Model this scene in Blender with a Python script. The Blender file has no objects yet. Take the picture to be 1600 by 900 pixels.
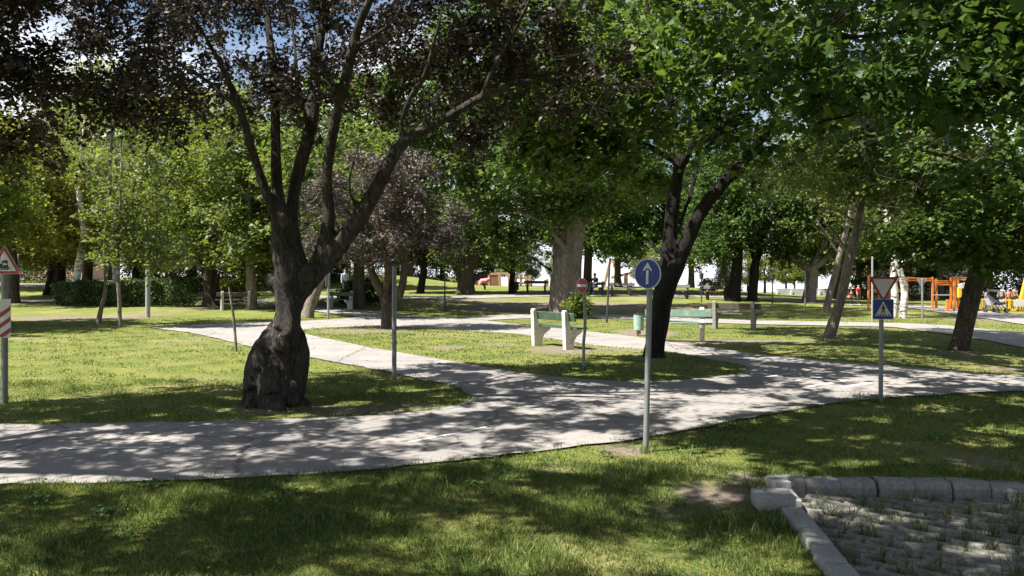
import bpy, bmesh, math, random
import numpy as np
from mathutils import Vector, Matrix, noise as mnoise

random.seed(7)
SC = bpy.context.scene
COL = SC.collection

# ------------------------------------------------------------------ camera, sky, sun, exposure
CAM_H = 1.6
F_PX, HORIZON = 1200.0, 432.0            # focal length and horizon row of the 1600 x 900 photograph
cam_data = bpy.data.cameras.new('camera')
cam_data.sensor_width = 36.0
cam_data.lens = 36.0 * F_PX / 1600.0
cam_data.shift_y = -(450.0 - HORIZON) / 1600.0
cam_data.clip_start, cam_data.clip_end = 0.05, 4000.0
cam = bpy.data.objects.new('camera', cam_data)
cam.location = (0, 0, CAM_H)
cam.rotation_euler = (math.radians(90), 0, 0)
COL.objects.link(cam)
SC.camera = cam

SUN_EL = math.radians(57)
SUN_AZ = math.atan2(-1.0, -0.40)         # compass angle from +Y towards +X: the sun stands to the left
SUN = Vector((math.sin(SUN_AZ) * math.cos(SUN_EL), math.cos(SUN_AZ) * math.cos(SUN_EL), math.sin(SUN_EL)))
world = bpy.data.worlds.new('World')
SC.world = world
world.use_nodes = True
wn, wl = world.node_tree.nodes, world.node_tree.links
wn.clear()
w_out = wn.new('ShaderNodeOutputWorld')
w_bg = wn.new('ShaderNodeBackground')
w_sky = wn.new('ShaderNodeTexSky')
w_sky.sky_type = 'NISHITA'
w_sky.sun_disc = False
w_sky.sun_elevation = SUN_EL
w_sky.sun_rotation = SUN_AZ
w_sky.dust_density = 1.0
w_sky.ozone_density = 2.5
w_bg.inputs['Strength'].default_value = 0.05
w_tc = wn.new('ShaderNodeTexCoord')
w_map = wn.new('ShaderNodeMapping')
w_map.inputs['Scale'].default_value = (1.6, 1.6, 3.2)
w_map.inputs['Location'].default_value = (3.7, 1.2, 0.4)
w_noise = wn.new('ShaderNodeTexNoise')
w_noise.inputs['Scale'].default_value = 1.5
w_noise.inputs['Detail'].default_value = 6
w_ramp = wn.new('ShaderNodeValToRGB')
w_ramp.color_ramp.elements[0].position = 0.49
w_ramp.color_ramp.elements[1].position = 0.63
w_mix = wn.new('ShaderNodeMix')
w_mix.data_type = 'RGBA'
w_mix.inputs['B'].default_value = (9.0, 9.3, 10.0, 1)
w_sep = wn.new('ShaderNodeSeparateXYZ'); w_max = wn.new('ShaderNodeMath'); w_max.operation = 'MAXIMUM'; w_max.inputs[1].default_value = 0.03; w_com = wn.new('ShaderNodeCombineXYZ')
wl.new(w_tc.outputs['Generated'], w_sep.inputs[0]); wl.new(w_sep.outputs['Z'], w_max.inputs[0]); wl.new(w_sep.outputs['X'], w_com.inputs['X']); wl.new(w_sep.outputs['Y'], w_com.inputs['Y']); wl.new(w_max.outputs[0], w_com.inputs['Z'])
wl.new(w_com.outputs[0], w_sky.inputs['Vector'])
wl.new(w_tc.outputs['Generated'], w_map.inputs['Vector'])
wl.new(w_map.outputs['Vector'], w_noise.inputs['Vector'])
wl.new(w_noise.outputs['Fac'], w_ramp.inputs['Fac'])
w_hz = wn.new('ShaderNodeMapRange'); w_hz.interpolation_type = 'SMOOTHSTEP'   # milky air low over the horizon
for k_, v_ in (('From Min', 0.0), ('From Max', 0.16), ('To Min', 1.0), ('To Max', 0.0)): w_hz.inputs[k_].default_value = v_
w_cl = wn.new('ShaderNodeMath'); w_cl.operation = 'MAXIMUM'
wl.new(w_sep.outputs['Z'], w_hz.inputs['Value']); wl.new(w_ramp.outputs['Color'], w_cl.inputs[0]); wl.new(w_hz.outputs['Result'], w_cl.inputs[1])
wl.new(w_cl.outputs[0], w_mix.inputs['Factor'])
wl.new(w_sky.outputs['Color'], w_mix.inputs['A'])
wl.new(w_mix.outputs['Result'], w_bg.inputs['Color'])
wl.new(w_bg.outputs['Background'], w_out.inputs['Surface'])

sun_data = bpy.data.lights.new('sun', 'SUN')
sun_data.energy = 5.0
sun_data.angle = math.radians(0.53)
sun_data.color = (1.0, 0.95, 0.87)
sun = bpy.data.objects.new('sun', sun_data)
sun.rotation_euler = SUN.to_track_quat('Z', 'Y').to_euler()
sun.location = (-20, 0, 30)
COL.objects.link(sun)

vs = SC.view_settings
vs.view_transform = 'Standard'
vs.look = 'None'
vs.gamma = 1.0
vs.exposure = 1.58
vs.use_curve_mapping = False
SC.cycles.max_bounces = 7
SC.cycles.diffuse_bounces = 4
SC.cycles.glossy_bounces = 2
SC.cycles.transmission_bounces = 4
SC.cycles.sample_clamp_indirect = 6.0
SC.cycles.caustics_reflective = False
SC.cycles.caustics_refractive = False
SC.cycles.use_denoising = True

# ------------------------------------------------------------------ helpers: ground shape, picture rays
def sstep(a, b, x):
    t = np.clip((np.asarray(x, float) - a) / (b - a), 0, 1)
    return t * t * (3 - 2 * t)

PAVE = np.array([(1.96, 6.17), (5.6, 5.83), (5.6, 1.0), (1.44, 1.0), (1.77, 4.0), (1.91, 5.3)])   # sunken paved bay, lower right

def in_poly(x, y, poly):
    x = np.asarray(x, float); y = np.asarray(y, float)
    r = np.zeros(np.broadcast(x, y).shape, bool)
    n = len(poly)
    for i in range(n):
        x0, y0 = poly[i]; x1, y1 = poly[(i + 1) % n]
        if y0 == y1: continue
        c = ((y0 > y) != (y1 > y)) & (x < (x1 - x0) * (y - y0) / (y1 - y0) + x0)
        r ^= c
    return r

def gz(x, y):
    """height of the ground"""
    x = np.asarray(x, float); y = np.asarray(y, float)
    z = 0.75 * sstep(28, 64, y) * (1 - 0.85 * sstep(13, 24, x))
    z = z + 0.5 * sstep(-14, -40, x) * 0 + 0.45 * sstep(12, 40, -x) * sstep(30, 75, y)
    z = z - 0.075 * np.exp(-((x - 1.25) / 0.75) ** 2 - ((y - 4.7) / 1.0) ** 2) * (x < 1.95)
    drop = np.maximum(y - 67, 0) * 0.02
    z = z - drop * sstep(-30, -14, x)
    z = z + 1.05 * np.exp(-(((x + 13.5) / 8.0) ** 2 + ((y - 66) / 5.5) ** 2) ** 1.4)
    return z

def G(px, py):
    """point of the ground seen at a pixel of the photograph"""
    lo, hi = 1.5, 400.0
    f = lambda Y: CAM_H - (py - HORIZON) / F_PX * Y - float(gz((px - 800) / F_PX * Y, Y))
    Y = lo
    while Y < hi and f(Y) > 0: Y *= 1.02
    a, b = Y / 1.02, Y
    for _ in range(30):
        m = (a + b) / 2
        if f(m) > 0: a = m
        else: b = m
    Y = a
    return Vector(((px - 800) / F_PX * Y, Y, float(gz((px - 800) / F_PX * Y, Y))))

def P(px, py, Y):
    return Vector(((px - 800) / F_PX * Y, Y, CAM_H - (py - HORIZON) / F_PX * Y))

def GXY(pts): return np.array([tuple(G(*p))[:2] for p in pts])

# ------------------------------------------------------------------ helpers: objects
def link(o, parent=None):
    COL.objects.link(o)
    if parent: o.parent = parent
    return o
def tag(o, label=None, cat=None, group=None, kind=None):
    if label: o['label'] = label
    if cat: o['category'] = cat
    if group: o['group'] = group
    if kind: o['kind'] = kind
    return o
def empty(name, loc=(0, 0, 0), rz=0.0, label=None, cat=None, group=None):
    o = bpy.data.objects.new(name, None)
    o.empty_display_size = 0.2
    o.location = loc
    o.rotation_euler = (0, 0, rz)
    link(o)
    return tag(o, label, cat, group)
def mobj(name, me, mat=None, parent=None):
    o = bpy.data.objects.new(name, me)
    if mat is not None and len(me.materials) == 0: me.materials.append(mat)
    return link(o, parent)

def mesh_np(name, V, faces, mat=None, smooth=False):
    """faces: list of int arrays (n, k), k may differ between arrays"""
    V = np.asarray(V, np.float32).reshape(-1, 3)
    me = bpy.data.meshes.new(name)
    faces = [np.asarray(f, np.int32) for f in faces if len(f)]
    me.vertices.add(len(V))
    me.vertices.foreach_set('co', V.ravel())
    nl = sum(f.size for f in faces); npoly = sum(len(f) for f in faces)
    me.loops.add(nl)
    me.loops.foreach_set('vertex_index', np.concatenate([f.ravel() for f in faces]))
    me.polygons.add(npoly)
    tot = np.concatenate([np.full(len(f), f.shape[1], np.int32) for f in faces])
    st = np.concatenate([[0], np.cumsum(tot)[:-1]]).astype(np.int32)
    me.polygons.foreach_set('loop_start', st)
    try: me.polygons.foreach_set('loop_total', tot)
    except Exception: pass
    if smooth: me.polygons.foreach_set('use_smooth', np.ones(npoly, bool))
    me.update(calc_edges=True)
    me.validate()
    if mat is not None: me.materials.append(mat)
    return me

class MB:
    """collects boxes, tubes, prisms and lathes into one mesh"""
    def __init__(s): s.V = []; s.F = []
    def add(s, V, F):
        n = len(s.V); s.V += [tuple(v) for v in V]; s.F += [tuple(i + n for i in f) for f in F]; return s
    def box(s, c, d, rz=0.0, m=None):
        x, y, z = [q / 2 for q in d]
        V = [Vector((sx * x, sy * y, sz * z)) for sx in (-1, 1) for sy in (-1, 1) for sz in (-1, 1)]
        R = m or Matrix.Rotation(rz, 3, 'Z')
        V = [R @ v + Vector(c) for v in V]
        return s.add(V, [(0, 1, 3, 2), (4, 6, 7, 5), (0, 4, 5, 1), (2, 3, 7, 6), (0, 2, 6, 4), (1, 5, 7, 3)])
    def bar(s, a, b, w, d=None):
        a, b = Vector(a), Vector(b); v = b - a
        q = v.to_track_quat('Z', 'Y').to_matrix()
        return s.box((a + b) / 2, (w, d or w, v.length), m=q)
    def tube(s, pts, rad, n=10, caps=True):
        V, F = tube_np(np.array([tuple(p) for p in pts]), np.array(rad if hasattr(rad, '__len__') else [rad] * len(pts)), n)
        k = len(pts); F = [tuple(f) for f in F]
        if caps: F += [tuple(range(n))[::-1], tuple(range((k - 1) * n, k * n))]
        return s.add(V, F)
    def prism(s, pts2, y0, y1):
        """polygon in x, z, extruded along y"""
        n = len(pts2)
        V = [(p[0], y0, p[1]) for p in pts2] + [(p[0], y1, p[1]) for p in pts2]
        F = [tuple(range(n)), tuple(range(2 * n - 1, n - 1, -1))]
        F += [((i + 1) % n, i, n + i, n + (i + 1) % n) for i in range(n)]
        return s.add(V, F)
    def xprism(s, pts2, x0, x1):
        """polygon in y, z, extruded along x"""
        n = len(pts2)
        V = [(x0, p[0], p[1]) for p in pts2] + [(x1, p[0], p[1]) for p in pts2]
        F = [tuple(range(n))[::-1], tuple(range(n, 2 * n))]
        F += [(i, (i + 1) % n, n + (i + 1) % n, n + i) for i in range(n)]
        return s.add(V, F)
    def build(s, name, mat, parent=None, bevel=0.0, smooth=False):
        me = bpy.data.meshes.new(name)
        me.from_pydata(s.V, [], s.F)
        bm = bmesh.new(); bm.from_mesh(me)
        bmesh.ops.recalc_face_normals(bm, faces=bm.faces)
        if bevel:
            es = [e for e in bm.edges if len(e.link_faces) == 2 and e.calc_face_angle(0) > 0.5]
            bmesh.ops.bevel(bm, geom=es, offset=bevel, segments=2, profile=0.5, affect='EDGES', clamp_overlap=True)
        bm.to_mesh(me); bm.free()
        if smooth:
            me.polygons.foreach_set('use_smooth', np.ones(len(me.polygons), bool))
            me.set_sharp_from_angle(angle=math.radians(40))
        return mobj(name, me, mat, parent)

def tube_np(pts, rad, n=8):
    k = len(pts)
    t = np.gradient(pts, axis=0)
    t /= np.linalg.norm(t, axis=1)[:, None] + 1e-9
    u = np.cross(t[0], (0.31, 0.95, 0.05))
    if np.linalg.norm(u) < 0.1: u = np.cross(t[0], (1, 0, 0))
    V = np.empty((k, n, 3))
    a = np.arange(n) * 2 * math.pi / n
    for i in range(k):
        u = u - t[i] * np.dot(u, t[i]); u /= np.linalg.norm(u) + 1e-9
        w = np.cross(t[i], u)
        V[i] = pts[i] + rad[i] * (np.cos(a)[:, None] * u + np.sin(a)[:, None] * w)
    i0 = (np.arange(k - 1)[:, None] * n + np.arange(n)[None]).ravel()
    i1 = (np.arange(k - 1)[:, None] * n + (np.arange(n)[None] + 1) % n).ravel()
    F = np.stack([i0, i1, i1 + n, i0 + n], 1)
    return V.reshape(-1, 3), F

def smooth_path(p, r, step):
    """Catmull-Rom through points p with radii r"""
    p = np.asarray(p, float); r = np.asarray(r, float)
    q = np.concatenate([p, r[:, None]], 1)
    q = np.concatenate([[2 * q[0] - q[1]], q, [2 * q[-1] - q[-2]]])
    out = []
    for i in range(1, len(q) - 2):
        n = max(1, int(np.linalg.norm(q[i + 1, :3] - q[i, :3]) / step))
        for j in range(n):
            t = j / n
            out.append(0.5 * (2 * q[i] + (q[i + 1] - q[i - 1]) * t + (2 * q[i - 1] - 5 * q[i] + 4 * q[i + 1] - q[i + 2]) * t * t
                              + (3 * q[i] - q[i - 1] - 3 * q[i + 1] + q[i + 2]) * t ** 3))
    out.append(q[-2])
    out = np.array(out)
    return out[:, :3], np.maximum(out[:, 3], 0.003)

# ------------------------------------------------------------------ materials
def new_mat(name):
    m = bpy.data.materials.new(name); m.use_nodes = True
    m.node_tree.nodes.clear()
    return m, m.node_tree.nodes, m.node_tree.links
def ramp(n, stops):
    r = n.new('ShaderNodeValToRGB')
    e = r.color_ramp.elements
    while len(e) < len(stops): e.new(0.5)
    for el, (p, c) in zip(e, stops): el.position = p; el.color = (*c, 1)
    return r
def noise_node(n, l, scale, detail=4, rough=0.55, vec=None, dist=0.0):
    t = n.new('ShaderNodeTexNoise')
    t.inputs['Scale'].default_value = scale; t.inputs['Detail'].default_value = detail
    t.inputs['Roughness'].default_value = rough; t.inputs['Distortion'].default_value = dist
    if vec is not None: l.new(vec, t.inputs['Vector'])
    return t
def mixc(n, l, fac, a, b, mode='MIX'):
    m = n.new('ShaderNodeMix'); m.data_type = 'RGBA'; m.blend_type = mode
    for k, v in (('Factor', fac), ('A', a), ('B', b)):
        if isinstance(v, (int, float)): m.inputs[k].default_value = v
        elif isinstance(v, tuple): m.inputs[k].default_value = (*v, 1) if len(v) == 3 else v
        else: l.new(v, m.inputs[k])
    return m.outputs['Result']
def world_pos(n): return n.new('ShaderNodeNewGeometry').outputs['Position']
def obj_pos(n): return n.new('ShaderNodeTexCoord').outputs['Object']
def finish(n, l, color, rough=0.6, bump=None, bump_str=0.3, bump_dist=0.02, spec=0.4, metal=0.0):
    b = n.new('ShaderNodeBsdfPrincipled')
    if isinstance(color, tuple): b.inputs['Base Color'].default_value = (*color, 1)
    else: l.new(color, b.inputs['Base Color'])
    if isinstance(rough, (int, float)): b.inputs['Roughness'].default_value = rough
    else: l.new(rough, b.inputs['Roughness'])
    b.inputs['Specular IOR Level'].default_value = spec
    b.inputs['Metallic'].default_value = metal
    if bump is not None:
        bp = n.new('ShaderNodeBump')
        bp.inputs['Strength'].default_value = bump_str; bp.inputs['Distance'].default_value = bump_dist
        l.new(bump, bp.inputs['Height']); l.new(bp.outputs['Normal'], b.inputs['Normal'])
    o = n.new('ShaderNodeOutputMaterial')
    l.new(b.outputs['BSDF'], o.inputs['Surface'])
    return b

def leaf_mat(name, stops, trans=0.42, rough=0.55, tint=(1.2, 1.2, 0.55), spec=0.22):
    """leaf: gloss on top, light passing through; colour differs from leaf to leaf"""
    m, n, l = new_mat(name)
    g = n.new('ShaderNodeNewGeometry')
    r = ramp(n, stops); l.new(g.outputs['Random Per Island'], r.inputs['Fac'])
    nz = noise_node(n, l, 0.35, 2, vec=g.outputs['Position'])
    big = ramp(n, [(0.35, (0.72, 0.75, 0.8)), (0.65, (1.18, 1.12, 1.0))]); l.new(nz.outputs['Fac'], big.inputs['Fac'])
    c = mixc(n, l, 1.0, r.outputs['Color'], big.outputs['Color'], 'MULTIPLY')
    p = n.new('ShaderNodeBsdfPrincipled'); l.new(c, p.inputs['Base Color'])
    p.inputs['Roughness'].default_value = rough; p.inputs['Specular IOR Level'].default_value = spec
    t = n.new('ShaderNodeBsdfTranslucent')
    tc = mixc(n, l, 1.0, c, tint, 'MULTIPLY'); l.new(tc, t.inputs['Color'])
    mx = n.new('ShaderNodeMixShader'); mx.inputs[0].default_value = trans
    l.new(p.outputs['BSDF'], mx.inputs[1]); l.new(t.outputs['BSDF'], mx.inputs[2])
    o = n.new('ShaderNodeOutputMaterial'); l.new(mx.outputs['Shader'], o.inputs['Surface'])
    return m

def bark_mat(name, dark, light, scale=9.0, stretch=0.22, bump=0.9, moss=None):
    m, n, l = new_mat(name)
    v = n.new('ShaderNodeMapping'); v.inputs['Scale'].default_value = (1, 1, stretch); l.new(world_pos(n), v.inputs['Vector'])
    a = noise_node(n, l, scale, 7, 0.65, v.outputs['Vector'], 0.6)
    vo = n.new('ShaderNodeTexVoronoi'); vo.feature = 'DISTANCE_TO_EDGE'; vo.inputs['Scale'].default_value = scale * 4.5
    wv = n.new('ShaderNodeMapping'); wv.inputs['Scale'].default_value = (1, 1, stretch); l.new(world_pos(n), wv.inputs['Vector'])
    l.new(mixc(n, l, 0.12, wv.outputs['Vector'], a.outputs['Color']), vo.inputs['Vector'])
    rr = ramp(n, [(0.28, dark), (0.55, tuple((p + q) / 2 for p, q in zip(dark, light))), (0.75, light)]); l.new(a.outputs['Fac'], rr.inputs['Fac'])
    cr = ramp(n, [(0.0, (0.5, 0.48, 0.47)), (0.16, (1, 1, 1))]); l.new(vo.outputs['Distance'], cr.inputs['Fac'])
    c = mixc(n, l, 1.0, rr.outputs['Color'], cr.outputs['Color'], 'MULTIPLY')
    if moss:
        mz = noise_node(n, l, 1.7, 3, vec=world_pos(n))
        mr = ramp(n, [(0.52, (0, 0, 0)), (0.66, (1, 1, 1))]); l.new(mz.outputs['Fac'], mr.inputs['Fac'])
        c = mixc(n, l, mr.outputs['Color'], c, moss)
    h = n.new('ShaderNodeMath'); h.operation = 'ADD'
    l.new(a.outputs['Fac'], h.inputs[0])
    hm = n.new('ShaderNodeMath'); hm.operation = 'MULTIPLY'; hm.inputs[1].default_value = 1.4
    mn = n.new('ShaderNodeMath'); mn.operation = 'MINIMUM'; mn.inputs[1].default_value = 0.25
    l.new(vo.outputs['Distance'], mn.inputs[0]); l.new(mn.outputs[0], hm.inputs[0]); l.new(hm.outputs[0], h.inputs[1])
    finish(n, l, c, 0.88, h.outputs[0], bump, 0.05, 0.2)
    return m

def plain_mat(name, color, rough=0.5, var=0.12, scale=14.0, bump=0.1, metal=0.0, spec=0.4, stain=None):
    m, n, l = new_mat(name)
    a = noise_node(n, l, scale, 5, 0.6, obj_pos(n))
    lo = tuple(x * (1 - var) for x in color); hi = tuple(min(1, x * (1 + var)) for x in color)
    r = ramp(n, [(0.3, lo), (0.7, hi)]); l.new(a.outputs['Fac'], r.inputs['Fac'])
    c = r.outputs['Color']
    if stain:
        s = noise_node(n, l, 3.1, 6, 0.7, obj_pos(n))
        sr = ramp(n, [(0.52, (0, 0, 0)), (0.68, (1, 1, 1))]); l.new(s.outputs['Fac'], sr.inputs['Fac'])
        c = mixc(n, l, sr.outputs['Color'], c, stain)
    finish(n, l, c, rough, a.outputs['Fac'], bump, 0.005, spec, metal)
    return m

M = {}
M['plum_bark'] = bark_mat('plum_bark', (0.022, 0.019, 0.017), (0.165, 0.146, 0.128), 8, 0.2, 1.0)
M['maple_bark'] = bark_mat('maple_bark', (0.017, 0.015, 0.013), (0.052, 0.044, 0.038), 9, 0.16, 1.0)  # colour lowered to stand in for crown shade on the two-stemmed maple
M['grey_bark'] = bark_mat('grey_bark', (0.15, 0.125, 0.105), (0.38, 0.32, 0.275), 5, 0.2, 0.9)
M['brown_bark'] = bark_mat('brown_bark', (0.05, 0.04, 0.032), (0.17, 0.135, 0.105), 6, 0.2, 0.9)
def birch_mat():
    m, n, l = new_mat('birch_bark')
    v = n.new('ShaderNodeMapping'); v.inputs['Scale'].default_value = (1.0, 1.0, 2.6); l.new(world_pos(n), v.inputs['Vector'])
    a = noise_node(n, l, 3.4, 5, 0.7, v.outputs['Vector'], 0.8)
    r = ramp(n, [(0.40, (0.045, 0.04, 0.036)), (0.47, (0.42, 0.39, 0.35)), (0.6, (0.70, 0.67, 0.62))]); l.new(a.outputs['Fac'], r.inputs['Fac'])
    finish(n, l, r.outputs['Color'], 0.75, a.outputs['Fac'], 0.5, 0.02, 0.3)
    return m
M['birch_bark'] = birch_mat()
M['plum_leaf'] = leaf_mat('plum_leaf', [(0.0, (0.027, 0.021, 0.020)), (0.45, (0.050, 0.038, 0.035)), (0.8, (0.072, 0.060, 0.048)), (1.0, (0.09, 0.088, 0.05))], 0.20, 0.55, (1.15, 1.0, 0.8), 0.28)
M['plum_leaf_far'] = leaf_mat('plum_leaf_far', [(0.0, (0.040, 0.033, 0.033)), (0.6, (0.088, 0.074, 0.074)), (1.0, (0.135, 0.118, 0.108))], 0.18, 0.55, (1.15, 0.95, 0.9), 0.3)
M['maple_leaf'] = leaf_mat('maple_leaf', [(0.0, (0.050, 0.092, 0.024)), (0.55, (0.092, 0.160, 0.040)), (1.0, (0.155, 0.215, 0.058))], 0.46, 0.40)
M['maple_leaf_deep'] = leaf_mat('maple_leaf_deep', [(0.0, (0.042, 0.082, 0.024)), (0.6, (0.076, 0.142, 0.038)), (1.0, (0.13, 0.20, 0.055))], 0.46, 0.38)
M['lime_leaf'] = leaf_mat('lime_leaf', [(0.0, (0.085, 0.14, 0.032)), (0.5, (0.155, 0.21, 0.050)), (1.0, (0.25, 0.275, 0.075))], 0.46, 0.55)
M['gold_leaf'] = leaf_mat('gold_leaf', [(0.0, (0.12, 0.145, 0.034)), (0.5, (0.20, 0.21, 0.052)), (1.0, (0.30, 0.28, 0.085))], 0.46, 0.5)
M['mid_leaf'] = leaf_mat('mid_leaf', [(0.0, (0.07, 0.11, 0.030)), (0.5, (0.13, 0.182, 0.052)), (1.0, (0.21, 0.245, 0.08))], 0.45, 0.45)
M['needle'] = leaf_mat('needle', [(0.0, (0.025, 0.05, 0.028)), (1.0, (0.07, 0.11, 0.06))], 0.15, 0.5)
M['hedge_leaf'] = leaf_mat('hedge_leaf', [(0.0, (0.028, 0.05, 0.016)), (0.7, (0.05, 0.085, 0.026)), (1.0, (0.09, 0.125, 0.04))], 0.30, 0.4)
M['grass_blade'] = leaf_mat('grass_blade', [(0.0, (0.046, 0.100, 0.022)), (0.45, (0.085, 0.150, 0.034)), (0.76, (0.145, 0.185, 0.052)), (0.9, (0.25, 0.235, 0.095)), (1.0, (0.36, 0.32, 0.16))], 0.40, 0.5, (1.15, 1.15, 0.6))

def ground_mat():
    m, n, l = new_mat('lawn')
    pos = world_pos(n)
    a = noise_node(n, l, 34, 6, 0.7, pos)
    b = noise_node(n, l, 1.3, 4, 0.6, pos)
    c = noise_node(n, l, 0.33, 3, 0.5, pos)
    g1 = ramp(n, [(0.3, (0.060, 0.085, 0.022)), (0.5, (0.125, 0.145, 0.040)), (0.72, (0.23, 0.22, 0.085))]); l.new(a.outputs['Fac'], g1.inputs['Fac'])
    g2 = ramp(n, [(0.38, (0.85, 0.95, 0.8)), (0.64, (1.30, 1.18, 1.05))]); l.new(b.outputs['Fac'], g2.inputs['Fac'])
    col = mixc(n, l, 1.0, g1.outputs['Color'], g2.outputs['Color'], 'MULTIPLY')
    dry = ramp(n, [(0.50, (0, 0, 0)), (0.66, (0.55, 0.55, 0.55))]); l.new(c.outputs['Fac'], dry.inputs['Fac'])
    col = mixc(n, l, dry.outputs['Color'], col, (0.24, 0.215, 0.10))
    s1 = noise_node(n, l, 12, 8, 0.75, pos)
    soil = ramp(n, [(0.3, (0.085, 0.068, 0.052)), (0.5, (0.175, 0.142, 0.11)), (0.72, (0.29, 0.245, 0.19))]); l.new(s1.outputs['Fac'], soil.inputs['Fac'])
    at = n.new('ShaderNodeAttribute'); at.attribute_name = 'bare'
    ad = n.new('ShaderNodeMath'); ad.operation = 'MULTIPLY_ADD'; ad.inputs[1].default_value = 1.5
    nb = noise_node(n, l, 4.2, 6, 0.7, pos)
    sub = n.new('ShaderNodeMath'); sub.operation = 'MULTIPLY_ADD'; sub.inputs[1].default_value = 2.2; sub.inputs[2].default_value = -1.45
    l.new(nb.outputs['Fac'], sub.inputs[0]); l.new(at.outputs['Fac'], ad.inputs[0]); l.new(sub.outputs[0], ad.inputs[2])
    cl = n.new('ShaderNodeClamp'); l.new(ad.outputs[0], cl.inputs['Value'])
    col = mixc(n, l, cl.outputs[0], col, soil.outputs['Color'])
    finish(n, l, col, 0.95, a.outputs['Fac'], 0.8, 0.04, 0.1)
    return m
M['lawn'] = ground_mat()

def asphalt_mat():
    m, n, l = new_mat('asphalt')
    pos = world_pos(n)
    f = noise_node(n, l, 130, 3, 0.7, pos)
    g = noise_node(n, l, 1.1, 6, 0.65, pos)
    w = noise_node(n, l, 6.5, 7, 0.72, pos)
    r = ramp(n, [(0.25, (0.155, 0.148, 0.143)), (0.5, (0.24, 0.228, 0.218)), (0.75, (0.325, 0.310, 0.296))]); l.new(f.outputs['Fac'], r.inputs['Fac'])
    r2 = ramp(n, [(0.36, (0.84, 0.84, 0.86)), (0.62, (1.1, 1.07, 1.03))]); l.new(g.outputs['Fac'], r2.inputs['Fac'])
    r3 = ramp(n, [(0.34, (0.80, 0.79, 0.77)), (0.5, (1, 1, 1))]); l.new(w.outputs['Fac'], r3.inputs['Fac'])
    c = mixc(n, l, 1.0, r.outputs['Color'], r2.outputs['Color'], 'MULTIPLY')
    c = mixc(n, l, 1.0, c, r3.outputs['Color'], 'MULTIPLY')
    vo = n.new('ShaderNodeTexVoronoi'); vo.feature = 'DISTANCE_TO_EDGE'; vo.inputs['Scale'].default_value = 0.42
    wv = mixc(n, l, 0.25, pos, noise_node(n, l, 2.2, 5, 0.7, pos).outputs['Color']); l.new(wv, vo.inputs['Vector'])
    cr = ramp(n, [(0.0, (0.38, 0.36, 0.34)), (0.010, (1, 1, 1))]); l.new(vo.outputs['Distance'], cr.inputs['Fac'])
    c = mixc(n, l, 0.85, c, cr.outputs['Color'], 'MULTIPLY')
    finish(n, l, c, 0.9, f.outputs['Fac'], 0.5, 0.006, 0.25)
    return m
M['asphalt'] = asphalt_mat()
M['concrete'] = plain_mat('concrete', (0.50, 0.475, 0.44), 0.85, 0.14, 22, 0.3, stain=(0.33, 0.30, 0.26))
M['bench_concrete'] = plain_mat('bench_concrete', (0.62, 0.59, 0.54), 0.8, 0.10, 20, 0.25, stain=(0.42, 0.36, 0.29))
M['kerb'] = plain_mat('kerb_concrete', (0.225, 0.212, 0.205), 0.92, 0.28, 26, 0.8, stain=(0.15, 0.145, 0.13))
M['edging'] = plain_mat('edging_concrete', (0.25, 0.245, 0.24), 0.9, 0.20, 40, 0.4, stain=(0.21, 0.20, 0.19))
M['paver'] = plain_mat('paver_concrete', (0.175, 0.166, 0.148), 0.92, 0.35, 18, 0.8, stain=(0.075, 0.085, 0.045))
M['zinc'] = plain_mat('zinc_pole', (0.22, 0.23, 0.235), 0.55, 0.14, 9, 0.1, 0.35, stain=(0.15, 0.15, 0.145))
M['zinc_pale'] = plain_mat('pale_pole', (0.30, 0.30, 0.295), 0.55, 0.10, 9, 0.1, 0.2)
M['dark_metal'] = plain_mat('dark_metal', (0.06, 0.06, 0.06), 0.5, 0.2, 9, 0.1, 0.4)
M['sign_white'] = plain_mat('sign_white', (0.52, 0.52, 0.52), 0.45, 0.06, 9, 0.02, stain=(0.43, 0.42, 0.39))
M['sign_red'] = plain_mat('sign_red', (0.23, 0.016, 0.022), 0.4, 0.08, 5, 0.02)
M['sign_blue'] = plain_mat('sign_blue', (0.010, 0.032, 0.20), 0.45, 0.12, 9, 0.02, stain=(0.018, 0.045, 0.21))
M['sign_black'] = plain_mat('sign_black', (0.02, 0.02, 0.02), 0.45, 0.1, 5, 0.02)
M['green_paint'] = plain_mat('green_paint', (0.042, 0.085, 0.052), 0.6, 0.2, 11, 0.2, stain=(0.095, 0.13, 0.095))
M['green_worn'] = plain_mat('green_worn_paint', (0.115, 0.185, 0.14), 0.6, 0.2, 11, 0.2, stain=(0.27, 0.28, 0.23))
M['old_wood'] = plain_mat('old_wood', (0.10, 0.085, 0.07), 0.8, 0.25, 11, 0.4)
M['pale_wood'] = plain_mat('pale_wood', (0.34, 0.22, 0.13), 0.7, 0.2, 11, 0.3)
M['bin_green'] = plain_mat('bin_green', (0.22, 0.33, 0.27), 0.6, 0.18, 9, 0.2, stain=(0.36, 0.38, 0.32))
M['orange'] = plain_mat('orange_paint', (0.56, 0.165, 0.03), 0.5, 0.12, 5, 0.05)
M['yellow'] = plain_mat('yellow_paint', (0.72, 0.40, 0.03), 0.5, 0.10, 5, 0.05)
M['brown_panel'] = plain_mat('brown_panel', (0.20, 0.085, 0.06), 0.6, 0.12, 7, 0.1)
M['wall'] = plain_mat('pale_wall', (0.55, 0.53, 0.50), 0.9, 0.08, 2, 0.1)
M['grey_wall'] = plain_mat('grey_wall', (0.36, 0.36, 0.37), 0.9, 0.08, 2, 0.1)
M['pink_wall'] = plain_mat('pink_wall', (0.52, 0.34, 0.27), 0.9, 0.08, 2, 0.1)
M['roof_tile'] = plain_mat('roof_tile', (0.36, 0.15, 0.09), 0.8, 0.2, 3, 0.2)
M['glass'] = plain_mat('window_glass', (0.05, 0.06, 0.07), 0.12, 0.2, 2, 0.0, spec=0.6)
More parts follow.
